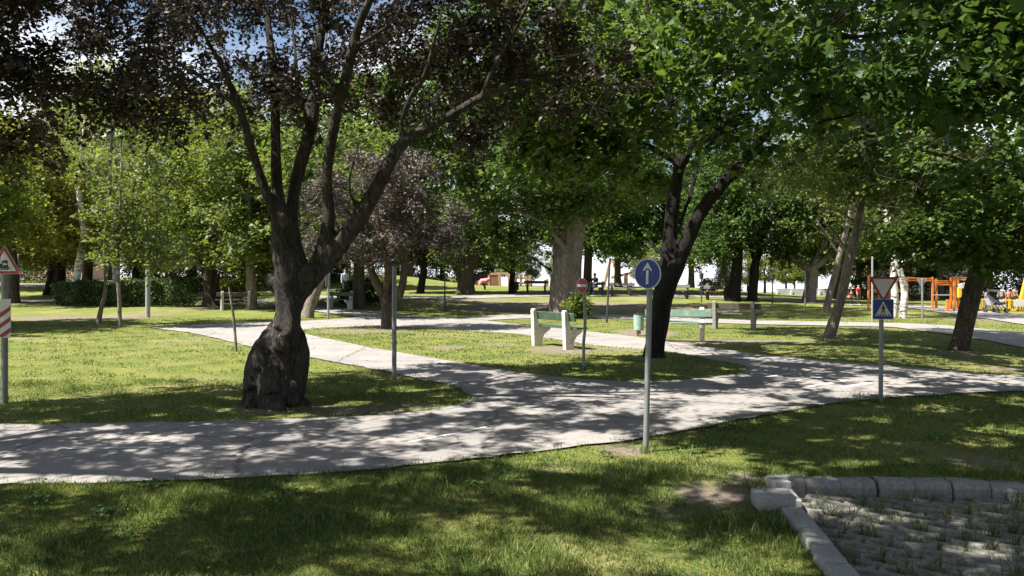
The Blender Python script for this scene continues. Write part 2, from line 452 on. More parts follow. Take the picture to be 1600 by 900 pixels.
M['hollow'] = plain_mat('hollow_dark', (0.012, 0.010, 0.008), 1.0)
M['cut_wood'] = plain_mat('cut_wood', (0.28, 0.20, 0.14), 0.9, 0.2, 30, 0.4)
M['skin'] = plain_mat('skin', (0.50, 0.30, 0.22), 0.6, 0.06, 8, 0.0)
M['litter'] = leaf_mat('dead_leaf', [(0.0, (0.09, 0.055, 0.035)), (0.6, (0.20, 0.13, 0.08)), (1.0, (0.33, 0.25, 0.15))], 0.2, 0.7)
# ------------------------------------------------------------------ the setting: ground, roads, island
ROAD_PX = [(-420, 762), (0, 757), (200, 753), (400, 745), (560, 735), (700, 721), (800, 709), (900, 698), (1000, 686), (1100, 667),
           (1200, 646), (1300, 630), (1400, 620), (1500, 614), (1600, 611), (2000, 606), (2000, 594), (1600, 588), (1500, 580), (1400, 572), (1300, 564),
           (1200, 555), (1130, 546), (1060, 536), (980, 524), (870, 513), (800, 506), (762, 501), (738, 495), (640, 495), (575, 494),
           (520, 499), (480, 501), (400, 504), (330, 506), (250, 510), (236, 512), (250, 514), (300, 520), (350, 531), (400, 543),
           (440, 551), (480, 558), (540, 568), (600, 580), (680, 597), (716, 607), (731, 615), (735, 622), (728, 630), (700, 637), (650, 643), (560, 651), (400, 657),
           (200, 661), (0, 663), (-420, 665)]
ISLAND_PX = [(462, 519), (482, 514), (560, 511), (617, 511), (725, 517), (800, 522), (840, 527), (930, 541), (1000, 547), (1050, 551), (1100, 561),
             (1150, 569), (1168, 574), (1166, 579), (1150, 584), (1090, 592), (1000, 597), (900, 592), (800, 581), (700, 563), (600, 547), (520, 531)]
def rounded(poly, it=2):
    p = np.asarray(poly, float)
    for _ in range(it):
        q = np.roll(p, -1, 0)
        p = np.stack([0.78 * p + 0.22 * q, 0.22 * p + 0.78 * q], 1).reshape(-1, 2)
    return p
def ragged(p, amp, step, seed):
    """resample a closed outline and fray it, as grass eats into an edge"""
    out = []
    n = len(p)
    for i in range(n):
        a, b = p[i], p[(i + 1) % n]
        d = np.linalg.norm(b - a); k = max(1, int(d / step))
        t = (b - a) / (d + 1e-9); nn = np.array((-t[1], t[0]))
        for j in range(k):
            q = a + (b - a) * j / k
            s = mnoise.noise(Vector((q[0] * 1.7, q[1] * 1.7, seed))) + 0.6 * mnoise.noise(Vector((q[0] * 6, q[1] * 6, seed + 3)))
            out.append(q + nn * s * amp)
    return np.array(out)
ROAD = ragged(rounded(GXY(ROAD_PX), 2), 0.085, 0.12, 1.0)
ISLAND = ragged(rounded(GXY(ISLAND_PX), 2), 0.06, 0.12, 5.0)

RIBBONS = {   # centre line in the picture, half width in metres
    'rear_path': ([(735, 498), (850, 494), (1000, 496), (1150, 503), (1300, 506), (1420, 509), (1500, 517), (1600, 530), (1800, 565)], 1.15),
    'bench_path': ([(430, 463), (560, 465), (700, 465), (850, 461.5), (1000, 461.5), (1150, 464), (1300, 474), (1420, 478), (1560, 494), (1700, 512)], 1.3),
    'side_path': ([(-160, 472), (80, 470), (220, 468), (320, 466), (420, 474), (520, 485), (620, 497)], 1.0),
    'far_path': ([(-200, 446), (60, 446), (200, 447), (330, 449)], 1.6),
}
RIB = {}
for k, (pp, hw) in RIBBONS.items():
    c = GXY(pp)
    c3, _ = smooth_path(np.c_[c, np.zeros(len(c))], np.ones(len(c)), 0.5)
    c = c3[:, :2]
    t = np.gradient(c, axis=0); t /= np.linalg.norm(t, axis=1)[:, None]
    nn = np.c_[-t[:, 1], t[:, 0]]
    w = hw * (1 + 0.06 * np.array([mnoise.noise(Vector((q[0] * 0.8, q[1] * 0.8, 2))) for q in c]))[:, None]
    RIB[k] = (c + nn * w, c - nn * w)

# worn, bare spots of the lawn: (px, py, half width px, half height px, strength)
BARE_PX = [(560, 640, 150, 10, 0.75), (430, 634, 75, 13, 0.9), (640, 634, 90, 9, 0.6), (975, 702, 50, 12, 0.9), (1120, 772, 85, 26, 0.95), (1060, 800, 80, 14, 0.6), (1170, 745, 40, 12, 0.9), (860, 730, 60, 12, 0.4),
           (880, 549, 70, 8, 0.95), (960, 549, 50, 5, 0.6), (1010, 520, 60, 7, 1.0), (1120, 534, 160, 5, 0.95), (1020, 562, 45, 8, 0.7), (700, 545, 40, 4, 0.8), (780, 540, 40, 4, 0.7),
           (560, 519, 90, 4, 0.8), (620, 517, 40, 4, 0.8), (110, 497, 150, 4.5, 1.0), (230, 490, 60, 3, 0.8), (880, 480, 210, 11, 1.0), (1080, 482, 120, 8, 0.8), (1150, 480, 60, 5, 0.7), (720, 468, 110, 4, 0.8),
           (1300, 530, 60, 5, 0.5), (1500, 552, 50, 8, 0.7), (1585, 577, 40, 7, 0.9), (1540, 722, 70, 14, 0.85), (1590, 735, 60, 8, 0.6), (300, 530, 70, 12, 0.35), (250, 560, 120, 14, 0.22),
           (330, 480, 60, 4, 0.9), (520, 482, 70, 4, 0.8), (1310, 762, 90, 10, 0.7), (1540, 500, 90, 6, 0.6), (1230, 790, 20, 40, 0.3)]
BARE = []
for px, py, hx, hy, s in BARE_PX:
    c = G(px, py); a = G(px, py - hy); b = G(px, py + hy); d = G(px + hx, py)
    BARE.append((c.x, (a.y + b.y) / 2, abs(d.x - c.x), max(0.12, (a.y - b.y) / 2), s))
def bare(x, y):
    r = np.zeros(np.broadcast(x, y).shape)
    for cx, cy, rx, ry, s in BARE:
        d = np.sqrt(((x - cx) / rx) ** 2 + ((y - cy) / ry) ** 2)
        r = np.maximum(r, s * (1 - sstep(0.45, 1.25, d)))
    return r

def lines(*seg):
    out = []
    for a, b, s in seg: out.append(np.arange(a, b, s))
    return np.unique(np.round(np.concatenate(out), 4))
gx = lines((-1500, -200, 100), (-200, -60, 10), (-60, -20, 1.0), (-20, -9, 0.4), (-9, 9, 0.15), (9, 20, 0.4), (20, 60, 1.0), (60, 200, 10), (200, 1501, 100))
gy = lines((-300, -30, 30), (-30, 0, 3), (0, 14, 0.14), (14, 32, 0.3), (32, 90, 0.7), (90, 200, 8), (200, 1600, 100))
XX, YY = np.meshgrid(gx, gy)
ZZ = gz(XX, YY)
rng = np.random.default_rng(3)
lump = np.zeros_like(XX)
for k in range(26):
    f = rng.uniform(0.6, 5.0); a = rng.uniform(0, 6.28); ph = rng.uniform(0, 6.28)
    lump += np.sin(f * (XX * math.cos(a) + YY * math.sin(a)) + ph) / f
lump = lump / 12
near = (YY > 0) & (YY < 60) & (np.abs(XX) < 60)
ZZ = ZZ - np.where(near, 0.012 + 0.012 * np.clip(lump, -1, 1), 0.012)
pin = in_poly(XX, YY, PAVE)
ZZ = np.where(pin, -0.165 + 0.006 * lump, ZZ)
onroad = in_poly(XX, YY, ROAD)
ZZ = np.where(onroad & ~pin, np.minimum(ZZ, -0.02), ZZ)
ny, nx = XX.shape
idx = np.arange(nx * ny).reshape(ny, nx)
F = np.stack([idx[:-1, :-1], idx[:-1, 1:], idx[1:, 1:], idx[1:, :-1]], -1).reshape(-1, 4)
me = mesh_np('ground', np.stack([XX, YY, ZZ], -1).reshape(-1, 3), [F], M['lawn'], smooth=True)
at = me.attributes.new('bare', 'FLOAT', 'POINT')
bv = bare(XX, YY); bv = np.where(pin, 0.85, bv)
at.data.foreach_set('value', bv.ravel().astype(np.float32))
ground = tag(mobj('ground', me), kind='structure')

def flat_poly(name, poly, z, mat, thick=0.0):
    bm = bmesh.new()
    vs_ = [bm.verts.new((p[0], p[1], z)) for p in poly]
    f = bm.faces.new(vs_)
    if f.normal.z < 0: f.normal_flip()
    f.normal_update()
    if thick:
        r = bmesh.ops.extrude_face_region(bm, geom=[f])
        for v in r['geom']:
            if isinstance(v, bmesh.types.BMVert): v.co.z -= thick
        bmesh.ops.recalc_face_normals(bm, faces=bm.faces)
    bmesh.ops.triangulate(bm, faces=bm.faces)
    me = bpy.data.meshes.new(name); bm.to_mesh(me); bm.free()
    return mobj(name, me, mat)
road = tag(flat_poly('road', ROAD, 0.004, M['asphalt']), kind='structure')
isl = tag(flat_poly('lawn_island', ISLAND, 0.022, M['lawn'], 0.03), kind='structure')
ia = isl.data.attributes.new('bare', 'FLOAT', 'POINT')
ico = np.array([v.co[:] for v in isl.data.vertices])
# the island needs inner points to carry its worn spots: subdivide
bm = bmesh.new(); bm.from_mesh(isl.data)
for _ in range(6):
    long = [e for e in bm.edges if e.calc_length() > 0.55]
    if not long: break
    bmesh.ops.subdivide_edges(bm, edges=long, cuts=1)
    bmesh.ops.triangulate(bm, faces=[f for f in bm.faces if len(f.verts) > 3])
bm.to_mesh(isl.data); bm.free()
ico = np.array([v.co[:] for v in isl.data.vertices])
isl.data.attributes['bare'].data.foreach_set('value', bare(ico[:, 0], ico[:, 1]).astype(np.float32))

for i, (k, (L, R)) in enumerate(RIB.items()):
    n = len(L)
    nu = 4
    rows = []
    for j in range(nu + 1):
        p = L + (R - L) * j / nu
        rows.append(np.c_[p, gz(p[:, 0], p[:, 1]) + 0.012 + 0.004 * i])
    V = np.stack(rows, 1)
    ii = np.arange(n * (nu + 1)).reshape(n, nu + 1)
    F = np.stack([ii[:-1, :-1], ii[1:, :-1], ii[1:, 1:], ii[:-1, 1:]], -1).reshape(-1, 4)
    tag(mobj(k, mesh_np(k, V.reshape(-1, 3), [F], M['asphalt'])), kind='structure')

# faded white paint: edge line bits and zebra bars
M['road_paint'] = plain_mat('road_paint', (0.50, 0.49, 0.48), 0.8, 0.15, 30, 0.2, stain=(0.34, 0.32, 0.31))
def paint_bar(a, b, w, name='painted_line'):
    a, b = G(*a), G(*b)
    d = (b - a); d.z = 0; n = Vector((-d.y, d.x, 0)).normalized() * w / 2
    bm = bmesh.new()
    for s in [(a + n), (b + n), (b - n), (a - n)]: bm.verts.new((s.x, s.y, 0.0085))
    bm.verts.ensure_lookup_table(); f = bm.faces.new(bm.verts); f.normal_update()
    if f.normal.z < 0: f.normal_flip()
    me = bpy.data.meshes.new(name); bm.to_mesh(me); bm.free()
    return mobj(name, me, M['road_paint'], road)
paint_bar((640, 692), (760, 668), 0.05)
paint_bar((95, 702), (205, 701), 0.05)
paint_bar((1195, 590), (1245, 583), 0.10)
paint_bar((1215, 600), (1285, 589), 0.10)
paint_bar((1250, 607), (1320, 596), 0.10)
paint_bar((1315, 606), (1360, 599), 0.10)
paint_bar((690, 599), (790, 591), 0.05)

M['grass_weed'] = leaf_mat('grass_weed', [(0.0, (0.035, 0.085, 0.022)), (0.6, (0.065, 0.14, 0.035)), (1.0, (0.12, 0.19, 0.06))], 0.35, 0.45)
# ------------------------------------------------------------------ grass blades
def on_asphalt(x, y):
    r = in_poly(x, y, ROAD) & ~in_poly(x, y, ISLAND)
    for L, R in RIB.values():
        r |= in_poly(x, y, np.concatenate([L, R[::-1]]))
    return r
def blades(n, y0, y1, seed, hmin, hmax, wid):
    rg = np.random.default_rng(seed)
    # even over the area of the picture's ground wedge
    t = rg.random(n)
    y = np.sqrt(y0 ** 2 + t * (y1 ** 2 - y0 ** 2))
    x = (rg.random(n) * 2 - 1) * (y * 0.70 + 0.6)
    ok = ~on_asphalt(x, y) & ~in_poly(x, y, PAVE)
    b = bare(x, y)
    nz = 0.5 + 0.5 * np.sin(x * 2.1 + 1.7 * np.sin(y * 1.3)) * np.sin(y * 2.7 + 1.3 * np.sin(x * 1.9))
    ok &= rg.random(n) > b * 1.02 + 0.18 * nz
    x, y = x[ok], y[ok]; n = len(x)
    z = np.where(in_poly(x, y, ISLAND), 0.018, gz(x, y) - 0.02)
    tall = 1.0 + 0.5 * np.sin(x * 3.3 + y * 1.1) * np.sin(y * 3.9 - x) + 0.25 * np.sin(x * 11 + y * 7)
    h = rg.uniform(hmin, hmax, n) * np.clip(tall, 0.55, 1.7)
    a = rg.random(n) * 6.283
    lean = rg.uniform(0.1, 0.95, n) * h
    la = rg.random(n) * 6.283
    w = wid * (0.6 + 0.8 * rg.random(n))
    dx, dy = np.cos(a) * w / 2, np.sin(a) * w / 2
    lx, ly = np.cos(la) * lean, np.sin(la) * lean
    if y0 > 6:      # further off a blade is one bent-over triangle
        V = np.empty((n, 3, 3))
        V[:, 0] = np.stack([x - dx, y - dy, z], 1); V[:, 1] = np.stack([x + dx, y + dy, z], 1); V[:, 2] = np.stack([x + lx, y + ly, z + h], 1)
        i = np.arange(n)[:, None] * 3
        return V.reshape(-1, 3), np.zeros((0, 4), int), i + np.array([[0, 1, 2]])
    V = np.empty((n, 5, 3))
    V[:, 0] = np.stack([x - dx, y - dy, z], 1)
    V[:, 1] = np.stack([x + dx, y + dy, z], 1)
    V[:, 2] = np.stack([x + dx * .8 + lx * .4, y + dy * .8 + ly * .4, z + h * .62], 1)
    V[:, 3] = np.stack([x - dx * .8 + lx * .4, y - dy * .8 + ly * .4, z + h * .62], 1)
    V[:, 4] = np.stack([x + lx, y + ly, z + h], 1)
    i = np.arange(n)[:, None] * 5
    return V.reshape(-1, 3), i + np.array([[0, 1, 2, 3]]), i + np.array([[3, 2, 4]])
parts = [blades(250000, 2.6, 6.6, 11, 0.022, 0.050, 0.0046), blades(150000, 6.6, 12, 12, 0.02, 0.04, 0.011), blades(150000, 12, 30, 13, 0.018, 0.036, 0.024)]
off = 0; Vs = []; Q = []; T = []
for V, q, t in parts:
    Vs.append(V); Q.append(q + off); T.append(t + off); off += len(V)
tag(mobj('grass', mesh_np('grass', np.concatenate(Vs), [np.concatenate(Q), np.concatenate(T)], M['grass_blade'])),
    'short mown green grass of the lawns', 'grass', kind='stuff')
# longer tufts left standing at poles, kerbs and road edges
def tufts(spots, seed):
    rg = np.random.default_rng(seed); Vs = []; T = []; off = 0
    for x, y, n, h, s in spots:
        z = 0.02 if bool(in_poly(x, y, ISLAND)) else float(gz(x, y)) - 0.02
        if bool(in_poly(x, y, PAVE)): z = -0.165
        for _ in range(n):
            bx, by = x + rg.normal() * s, y + rg.normal() * s
            hh = h * rg.uniform(0.4, 1.2); a = rg.random() * 6.28; l = hh * rg.uniform(0.1, 0.9); la = rg.random() * 6.28; w = rg.uniform(0.003, 0.006) * (1 + y * 0.03)
            d = np.array((math.cos(a), math.sin(a), 0)) * w / 2; b = np.array((bx, by, z)); e = np.array((math.cos(la) * l, math.sin(la) * l, hh))
            m = np.array((e[0] * .35, e[1] * .35, hh * .6))
            Vs += [b - d, b + d, b + m + d * .8, b + m - d * .8, b + e]
            T += [(off, off + 1, off + 2), (off, off + 2, off + 3), (off + 3, off + 2, off + 4)]; off += 5
    return np.array(Vs), np.array(T)
spots = []
rg = np.random.default_rng(21)
for px, py, n, h, s in [(1372, 628, 60, 0.16, 0.05), (1330, 630, 90, 0.12, 0.09), (1340, 622, 50, 0.14, 0.06), (1008, 706, 50, 0.1, 0.05), (912, 580, 40, 0.1, 0.05), (615, 592, 40, 0.1, 0.06), (8, 626, 40, 0.14, 0.06),
                        (1150, 818, 120, 0.15, 0.10), (1180, 826, 120, 0.13, 0.09), (1215, 824, 90, 0.12, 0.07), (1120, 835, 80, 0.12, 0.1), (1240, 840, 80, 0.11, 0.07), (1205, 738, 60, 0.10, 0.06), (1180, 742, 60, 0.12, 0.08),
                        (470, 640, 60, 0.1, 0.1), (400, 636, 60, 0.1, 0.1), (375, 632, 50, 0.1, 0.08), (1040, 566, 60, 0.1, 0.1), (1000, 568, 40, 0.1, 0.1), (1000, 740, 30, 0.12, 0.1), (690, 770, 25, 0.13, 0.06), (365, 548, 40, 0.12, 0.08)]:
    g = G(px, py); spots.append((g.x, g.y, n, h, s))
for k in range(0, len(ROAD), 2):           # fringe along the road edge
    x, y = ROAD[k]
    if 3 < y < 14 and abs(x) < y * 0.72: spots.append((x + rg.normal() * .03, y + rg.normal() * .03, int(rg.integers(8, 30)), 0.075, 0.05))
for k in range(0, len(ISLAND), 3):
    x, y = ISLAND[k]
    spots.append((x, y, int(rg.integers(3, 9)), 0.06, 0.04))
V, T = tufts(spots, 5)
tag(mobj('grass_tuft', mesh_np('grass_tuft', V, [T], M['grass_blade'])), 'longer grass tufts fringing road edges, poles and paving joints', 'grass', kind='stuff')
# clover and low broad-leaved weeds in the lawn
rg = np.random.default_rng(19)
Vs = []; Fs = []; off = 0
for k in range(120):
    y0 = math.sqrt(3.6 ** 2 + rg.random() * (11 ** 2 - 3.6 ** 2)); x0 = (rg.random() * 2 - 1) * y0 * .68
    if bool(on_asphalt(x0, y0)) or bool(in_poly(x0, y0, PAVE)): continue
    n = int(rg.integers(10, 60)); R = rg.uniform(.03, .14); big = rg.uniform(.008, .016)
    x = x0 + rg.normal(size=n) * R; y = y0 + rg.normal(size=n) * R
    ok = ~on_asphalt(x, y) & ~in_poly(x, y, PAVE); x, y = x[ok], y[ok]; n = len(x)
    z = np.where(in_poly(x, y, ISLAND), .03, gz(x, y)) + rg.uniform(.012, .045, n)
    a = rg.random(n) * 6.28; tilt = rg.normal(size=(n, 2)) * .35; s = big * rg.uniform(.6, 1.3, n)
    for u, v in [(-1, 0), (-.3, -.75), (.7, -.6), (1, 0), (.7, .6), (-.3, .75)]:
        px_, py_ = s * (u * np.cos(a) - v * np.sin(a)), s * (u * np.sin(a) + v * np.cos(a))
        Vs.append(np.stack([x + px_, y + py_, z + px_ * tilt[:, 0] + py_ * tilt[:, 1]], 1))
    i = off + np.arange(n)
    Fs.append(np.stack([i + n * j for j in range(6)], 1)); off += 6 * n
tag(mobj('clover', mesh_np('clover', np.concatenate(Vs), [np.concatenate(Fs)], M['grass_weed'])), 'patches of clover and low weeds in the near lawn', 'clover', kind='stuff')
# dead leaves and specks on road and bare soil
rg = np.random.default_rng(8)
n = 3600
y = np.sqrt(3.5 ** 2 + rg.random(n) * (34 ** 2 - 3.5 ** 2)); x = (rg.random(n) * 2 - 1) * y * 0.7
keep = (on_asphalt(x, y) & (rg.random(n) < 0.55)) | (bare(x, y) > 0.45)
x, y = x[keep], y[keep]; n = len(x)
a = rg.random(n) * 6.28; s = rg.uniform(0.012, 0.035, n)
z = np.where(in_poly(x, y, ISLAND), 0.024, np.where(in_poly(x, y, ROAD), 0.007, gz(x, y) - 0.004))
V = np.empty((n, 4, 3))
for j, (u, v, w) in enumerate([(-1, 0, .0), (0, -.45, .012), (1, 0, .004), (0, .45, .008)]):
    V[:, j] = np.stack([x + s * (u * np.cos(a) - v * np.sin(a)), y + s * (u * np.sin(a) + v * np.cos(a)), z + w * (0.3 + rg.random(n) * 0.7)], 1)
tag(mobj('leaf_litter', mesh_np('leaf_litter', V.reshape(-1, 3), [np.arange(4 * n).reshape(n, 4)], M['litter'])), 'scattered dead leaves on road and bare soil', 'leaf litter', kind='stuff')
# ------------------------------------------------------------------ trees
def W(pts): return GXY(pts)
SUNLIT = [W([(-40, 522), (60, 518), (240, 515), (330, 520), (400, 548), (395, 562), (340, 578), (300, 590), (180, 615), (90, 622), (-40, 632)]),
          W([(262, 515), (480, 506), (560, 512), (600, 545), (680, 566), (600, 566), (480, 553), (400, 542)]),
          W([(800, 508), (1000, 526), (1130, 547), (1300, 566), (1600, 590), (1600, 601), (1400, 582), (1250, 569), (1100, 558), (980, 543), (850, 527)]),
          W([(500, 523), (700, 520), (830, 533), (900, 555), (880, 570), (800, 574), (700, 558), (600, 545)]),
          W([(1030, 640), (1130, 613), (1200, 612), (1215, 632), (1100, 655), (1015, 657)]),
          W([(640, 872), (850, 838), (1000, 846), (1060, 868), (1150, 838), (1260, 835), (1290, 898), (1000, 899), (600, 899)]),
          W([(790, 710), (900, 702), (930, 718), (830, 737), (780, 728)]),
          W([(1190, 538), (1350, 540), (1600, 576), (1600, 588), (1400, 568), (1200, 553)])]
# gaps in the crowns through which the sun reaches these spots
SUNRAYS = [(P(436, 500, 9.5), .36, .35), (P(432, 450, 9.5), .28, .35), (P(430, 410, 9.6), .12, .5), (P(455, 350, 9.8), .10, .5), (P(515, 345, 9.6), .10, .5), (P(400, 590, 9.4), .14, .5), (P(440, 470, 9.4), .2, .5), (P(405, 560, 9.4), .1, .5),
           (P(1515, 45, 6.2), .42, .6), (P(1550, 90, 6.5), .35, .6), (P(1215, 40, 6.6), .35, .6), (P(1480, 30, 6.3), .3, .6), (P(1300, 90, 7.2), .4, .4), (P(1390, 150, 7.4), .45, .4), (P(1450, 110, 7.2), .4, .4), (P(1560, 160, 7.4), .4, .4), (P(1340, 30, 7.0), .35, .4), (P(1260, 180, 8.6), .4, .4), (P(1420, 200, 9.0), .5, .4),
           (P(1085, 120, 11.2), .75, .9), (P(1040, 180, 11.2), .6, .9), (P(1130, 60, 11.0), .6, .9), (P(985, 100, 11.6), .5, .9), (P(920, 150, 12.0), .4, .9), (P(1020, 40, 11.2), .6, .9), (P(1100, 280, 12.5), .4, .9), (P(1230, 130, 11.6), .5, .9), (P(900, 260, 12.6), .4, .9), (P(1180, 210, 11.4), .35, .9), (P(970, 210, 12.0), .4, .9),
           (P(1450, 390, 16.4), .9, .8), (P(1400, 330, 16.4), .7, .8), (P(1480, 300, 16.0), .8, .8), (P(1560, 350, 16.0), .7, .8), (P(1430, 250, 16.5), .7, .8), (P(1540, 260, 15.6), .6, .8)]
def sun_cull(C, rg, keep=0.06):
    s = C[:, 2] / SUN.z
    x = C[:, 0] - SUN.x * s; y = C[:, 1] - SUN.y * s
    rr = rg.uniform(0.7, 1.15, len(x)); jx = rg.normal(0, 0.06, len(x)); jy = rg.normal(0, 0.1, len(x))
    hit = np.zeros(len(x), bool)
    S = np.array(SUN)
    for p, r, dmin in SUNRAYS:
        v = C - np.array(p); t = v @ S
        hit |= (t > dmin) & (((v - t[:, None] * S) ** 2).sum(1) < (r * rr) ** 2)
    for p in SUNLIT: hit |= in_poly(x + jx, y + jy, p)
    # small gaps between the sprays, the flecks of sun on road and lawn
    onr = in_poly(x, y, ROAD) & ~in_poly(x, y, ISLAND)
    near_ = (y > 3.5) & (y < 18) & (np.abs(x) < 13)
    fl = np.zeros(len(x))
    for i in np.nonzero(near_)[0]:
        fl[i] = mnoise.noise(Vector((x[i] * 2.3, y[i] * 1.9, 4.0))) + 0.55 * mnoise.noise(Vector((x[i] * 0.7, y[i] * 0.7, 9.0))) + 0.3 * mnoise.noise(Vector((x[i] * 5.5, y[i] * 5.0, 2.0)))
    hit |= near_ & (fl > np.where(onr, 0.18, 0.48))
    return ~hit | (rg.random(len(x)) < keep)

LEAF = {   # outline of a leaf: along, across, lift
    'oval': (np.array([(0, 0, 0), (0.45, 0.5, 0.10), (1, 0, 0), (0.45, -0.5, 0.10)]), [np.array([(0, 2, 1), (0, 3, 2)])]),
    'maple': (np.array([(0, 0.06, 0), (0.22, 0.34, .06), (0.50, 0.56, .10), (0.62, 0.20, .04), (1.0, 0.03, -.12), (0.60, -0.22, .03), (0.46, -0.56, .13), (0.20, -0.34, .05), (0, -0.06, 0)]),
              [np.array([tuple(range(8, -1, -1))])]),
    'needle': (np.array([(0, -0.5, 0), (0, 0.5, 0), (1, 0, -0.15)]), [np.array([(0, 1, 2)])]),
}
def leaves(C, nrm, size, shape, rg, aspect=1.0, axis=None):
    """one leaf on each centre"""
    T, FF = LEAF[shape]
    n = len(C)
    nrm = nrm / (np.linalg.norm(nrm, axis=1)[:, None] + 1e-9)
    a = rg.normal(size=(n, 3)); a[:, 2] -= 0.45
    if axis is not None: a = a * 0.7 + axis
    a -= nrm * (a * nrm).sum(1)[:, None]; a /= np.linalg.norm(a, axis=1)[:, None] + 1e-9
    b = np.cross(nrm, a)
    s = size[:, None, None]
    V = C[:, None] + s * (T[None, :, 0:1] * a[:, None] + aspect * T[None, :, 1:2] * b[:, None] + T[None, :, 2:3] * nrm[:, None])
    k = len(T)
    off = np.arange(n)[:, None] * k
    return V.reshape(-1, 3), [np.concatenate([off + f[None, j] for j in range(len(f))]) for f in FF]

def ellip_points(n, c, r, rg, shell=0.55):
    d = rg.normal(size=(n, 3)); d /= np.linalg.norm(d, axis=1)[:, None]
    q = rg.random(n) ** (1 / 3.0); q = np.where(rg.random(n) < shell, 0.7 + 0.3 * q, q)
    return np.array(c) + d * q[:, None] * np.array(r)

def grow(skel, skr, targets, rg, r_tip=0.006, r_max=0.035, droop=0.1, sides=5, step=0.35):
    """twigs from the limbs to each leaf clump, each joining the nearest wood already there"""
    skel = np.asarray(skel, float); skr = np.asarray(skr, float)
    d0 = ((targets[:, None, :] - skel[None, ::3]) ** 2).sum(2).min(1)
    order = np.argsort(d0)
    P_ = list(skel); Rr = list(skr)
    buf = np.empty((len(skel) + len(targets) * 14, 3)); buf[:len(skel)] = skel; m = len(skel)
    rad = np.empty(len(buf)); rad[:m] = skr
    V = []; F = []; off = 0
    for k in order:
        t = targets[k]
        d = buf[:m] - t
        cost = np.sqrt((d ** 2).sum(1)) + 0.45 * np.maximum(0, d[:, 2])
        j = int(np.argmin(cost))
        a = buf[j]; L = np.linalg.norm(t - a)
        if L < 0.08: continue
        n = max(3, min(8, int(L / step) + 2))
        u = np.linspace(0, 1, n)[:, None]
        bow = rg.normal(size=3) * 0.10 * L; bow[2] += droop * L
        p = a + (t - a) * u + bow * np.sin(u * math.pi) + rg.normal(size=(n, 3)) * 0.025 * L * np.sin(u * math.pi)
        r0 = min(max(rad[j] * 0.75, r_tip), min(r_max, 0.010 + 0.012 * L))
        rr = np.linspace(r0, r_tip, n)
        v, f = tube_np(p, rr, sides)
        V.append(v); F.append(f + off); off += len(v)
        q = p[1:]; kk = len(q)
        buf[m:m + kk] = q; rad[m:m + kk] = rr[1:]; m += kk
    if not V: return np.zeros((0, 3)), np.zeros((0, 4), int)
    return np.concatenate(V), np.concatenate(F)

def clump_leaves(cent, rc, n_per, size, shape, rg, up=0.65, flat=0.65, aspect=1.0, cull=False, hang=0.0, sunside=0.55, sprays=9, twig_r=0.0035):
    """each clump is a burst of fine twigs; the leaves sit along them. Returns leaves and twigs"""
    M_ = len(cent); n = M_ * n_per
    D = rg.normal(size=(M_, sprays, 3)); D /= np.linalg.norm(D, axis=2)[..., None]
    D[..., 2] = D[..., 2] * flat - hang * 0.35
    D *= rc * rg.uniform(0.6, 1.35, (M_, sprays, 1)) * rg.uniform(0.75, 1.2, (M_, 1, 1))
    ci = np.repeat(np.arange(M_), n_per); ki = rg.integers(0, sprays, n)
    d = D[ci, ki]; t = (0.12 + 0.88 * rg.random(n) ** 0.6)[:, None]
    sag = np.zeros((n, 3)); sag[:, 2] = -0.18 * rc * (t[:, 0] ** 2) * (1 + hang)
    C = cent[ci] + d * t + sag + rg.normal(size=(n, 3)) * rc * 0.13
    if cull:
        k = sun_cull(C, rg); C = C[k]; d = d[k]; n = len(C)
    nrm = rg.normal(size=(n, 3)) * 0.7
    nrm[:, 2] += up; nrm += np.array(SUN) * sunside
    s_ = size * np.exp(rg.normal(0, 0.26, n))
    ax = d / (np.linalg.norm(d, axis=1)[:, None] + 1e-9)
    lv, lf = leaves(C, nrm, s_, shape, rg, aspect, ax)
    # twigs: thin three-sided rods in two bends
    A = np.repeat(cent, sprays, 0); E = D.reshape(-1, 3); m = len(A)
    B = A + E * 0.55; B[:, 2] -= 0.18 * rc * 0.3 * (1 + hang); Z = A + E; Z[:, 2] -= 0.18 * rc * (1 + hang)
    u = np.cross(E, (0.3, 0.2, 0.9)); u /= np.linalg.norm(u, axis=1)[:, None] + 1e-9
    w = np.cross(E, u); w /= np.linalg.norm(w, axis=1)[:, None] + 1e-9
    V = np.empty((m, 6, 3))
    for r_, (Q, q) in enumerate(((A, 1.0), (Z, 0.35))):
        for j in range(3):
            V[:, r_ * 3 + j] = Q + twig_r * q * (math.cos(j * 2.094) * u + math.sin(j * 2.094) * w)
    o = np.arange(m)[:, None] * 6
    F = np.concatenate([o + np.array([[r_ * 3 + j, r_ * 3 + (j + 1) % 3, r_ * 3 + 3 + (j + 1) % 3, r_ * 3 + 3 + j]]) for r_ in range(1) for j in range(3)])
    return lv, lf, V.reshape(-1, 3), F

def limbs_mesh(paths, step=0.12, sides=12, wob=0.05):
    V = []; F = []; off = 0; SK = []; SR = []
    for p, r in paths:
        pp, rr = smooth_path(p, r, step)
        v, f = tube_np(pp, rr, sides)
        V.append(v); F.append(f + off); off += len(v); SK.append(pp); SR.append(rr)
        # close the tip
        F.append(np.stack([np.full(sides, off - sides), off - sides + np.arange(sides), off - sides + (np.arange(sides) + 1) % sides, off - sides + (np.arange(sides) + 1) % sides], 1)[:0])
    return np.concatenate(V), np.concatenate([f for f in F if len(f)]), np.concatenate(SK), np.concatenate(SR)

def roughen(V, amp, freq, zs=0.35, seed=0.0, normal_c=None):
    out = np.array(V, float)
    for i, v in enumerate(out):
        q = Vector((v[0] * freq + seed, v[1] * freq, v[2] * freq * zs))
        d = mnoise.noise_vector(q)
        out[i, :2] += amp * np.array(d[:2])
    return out

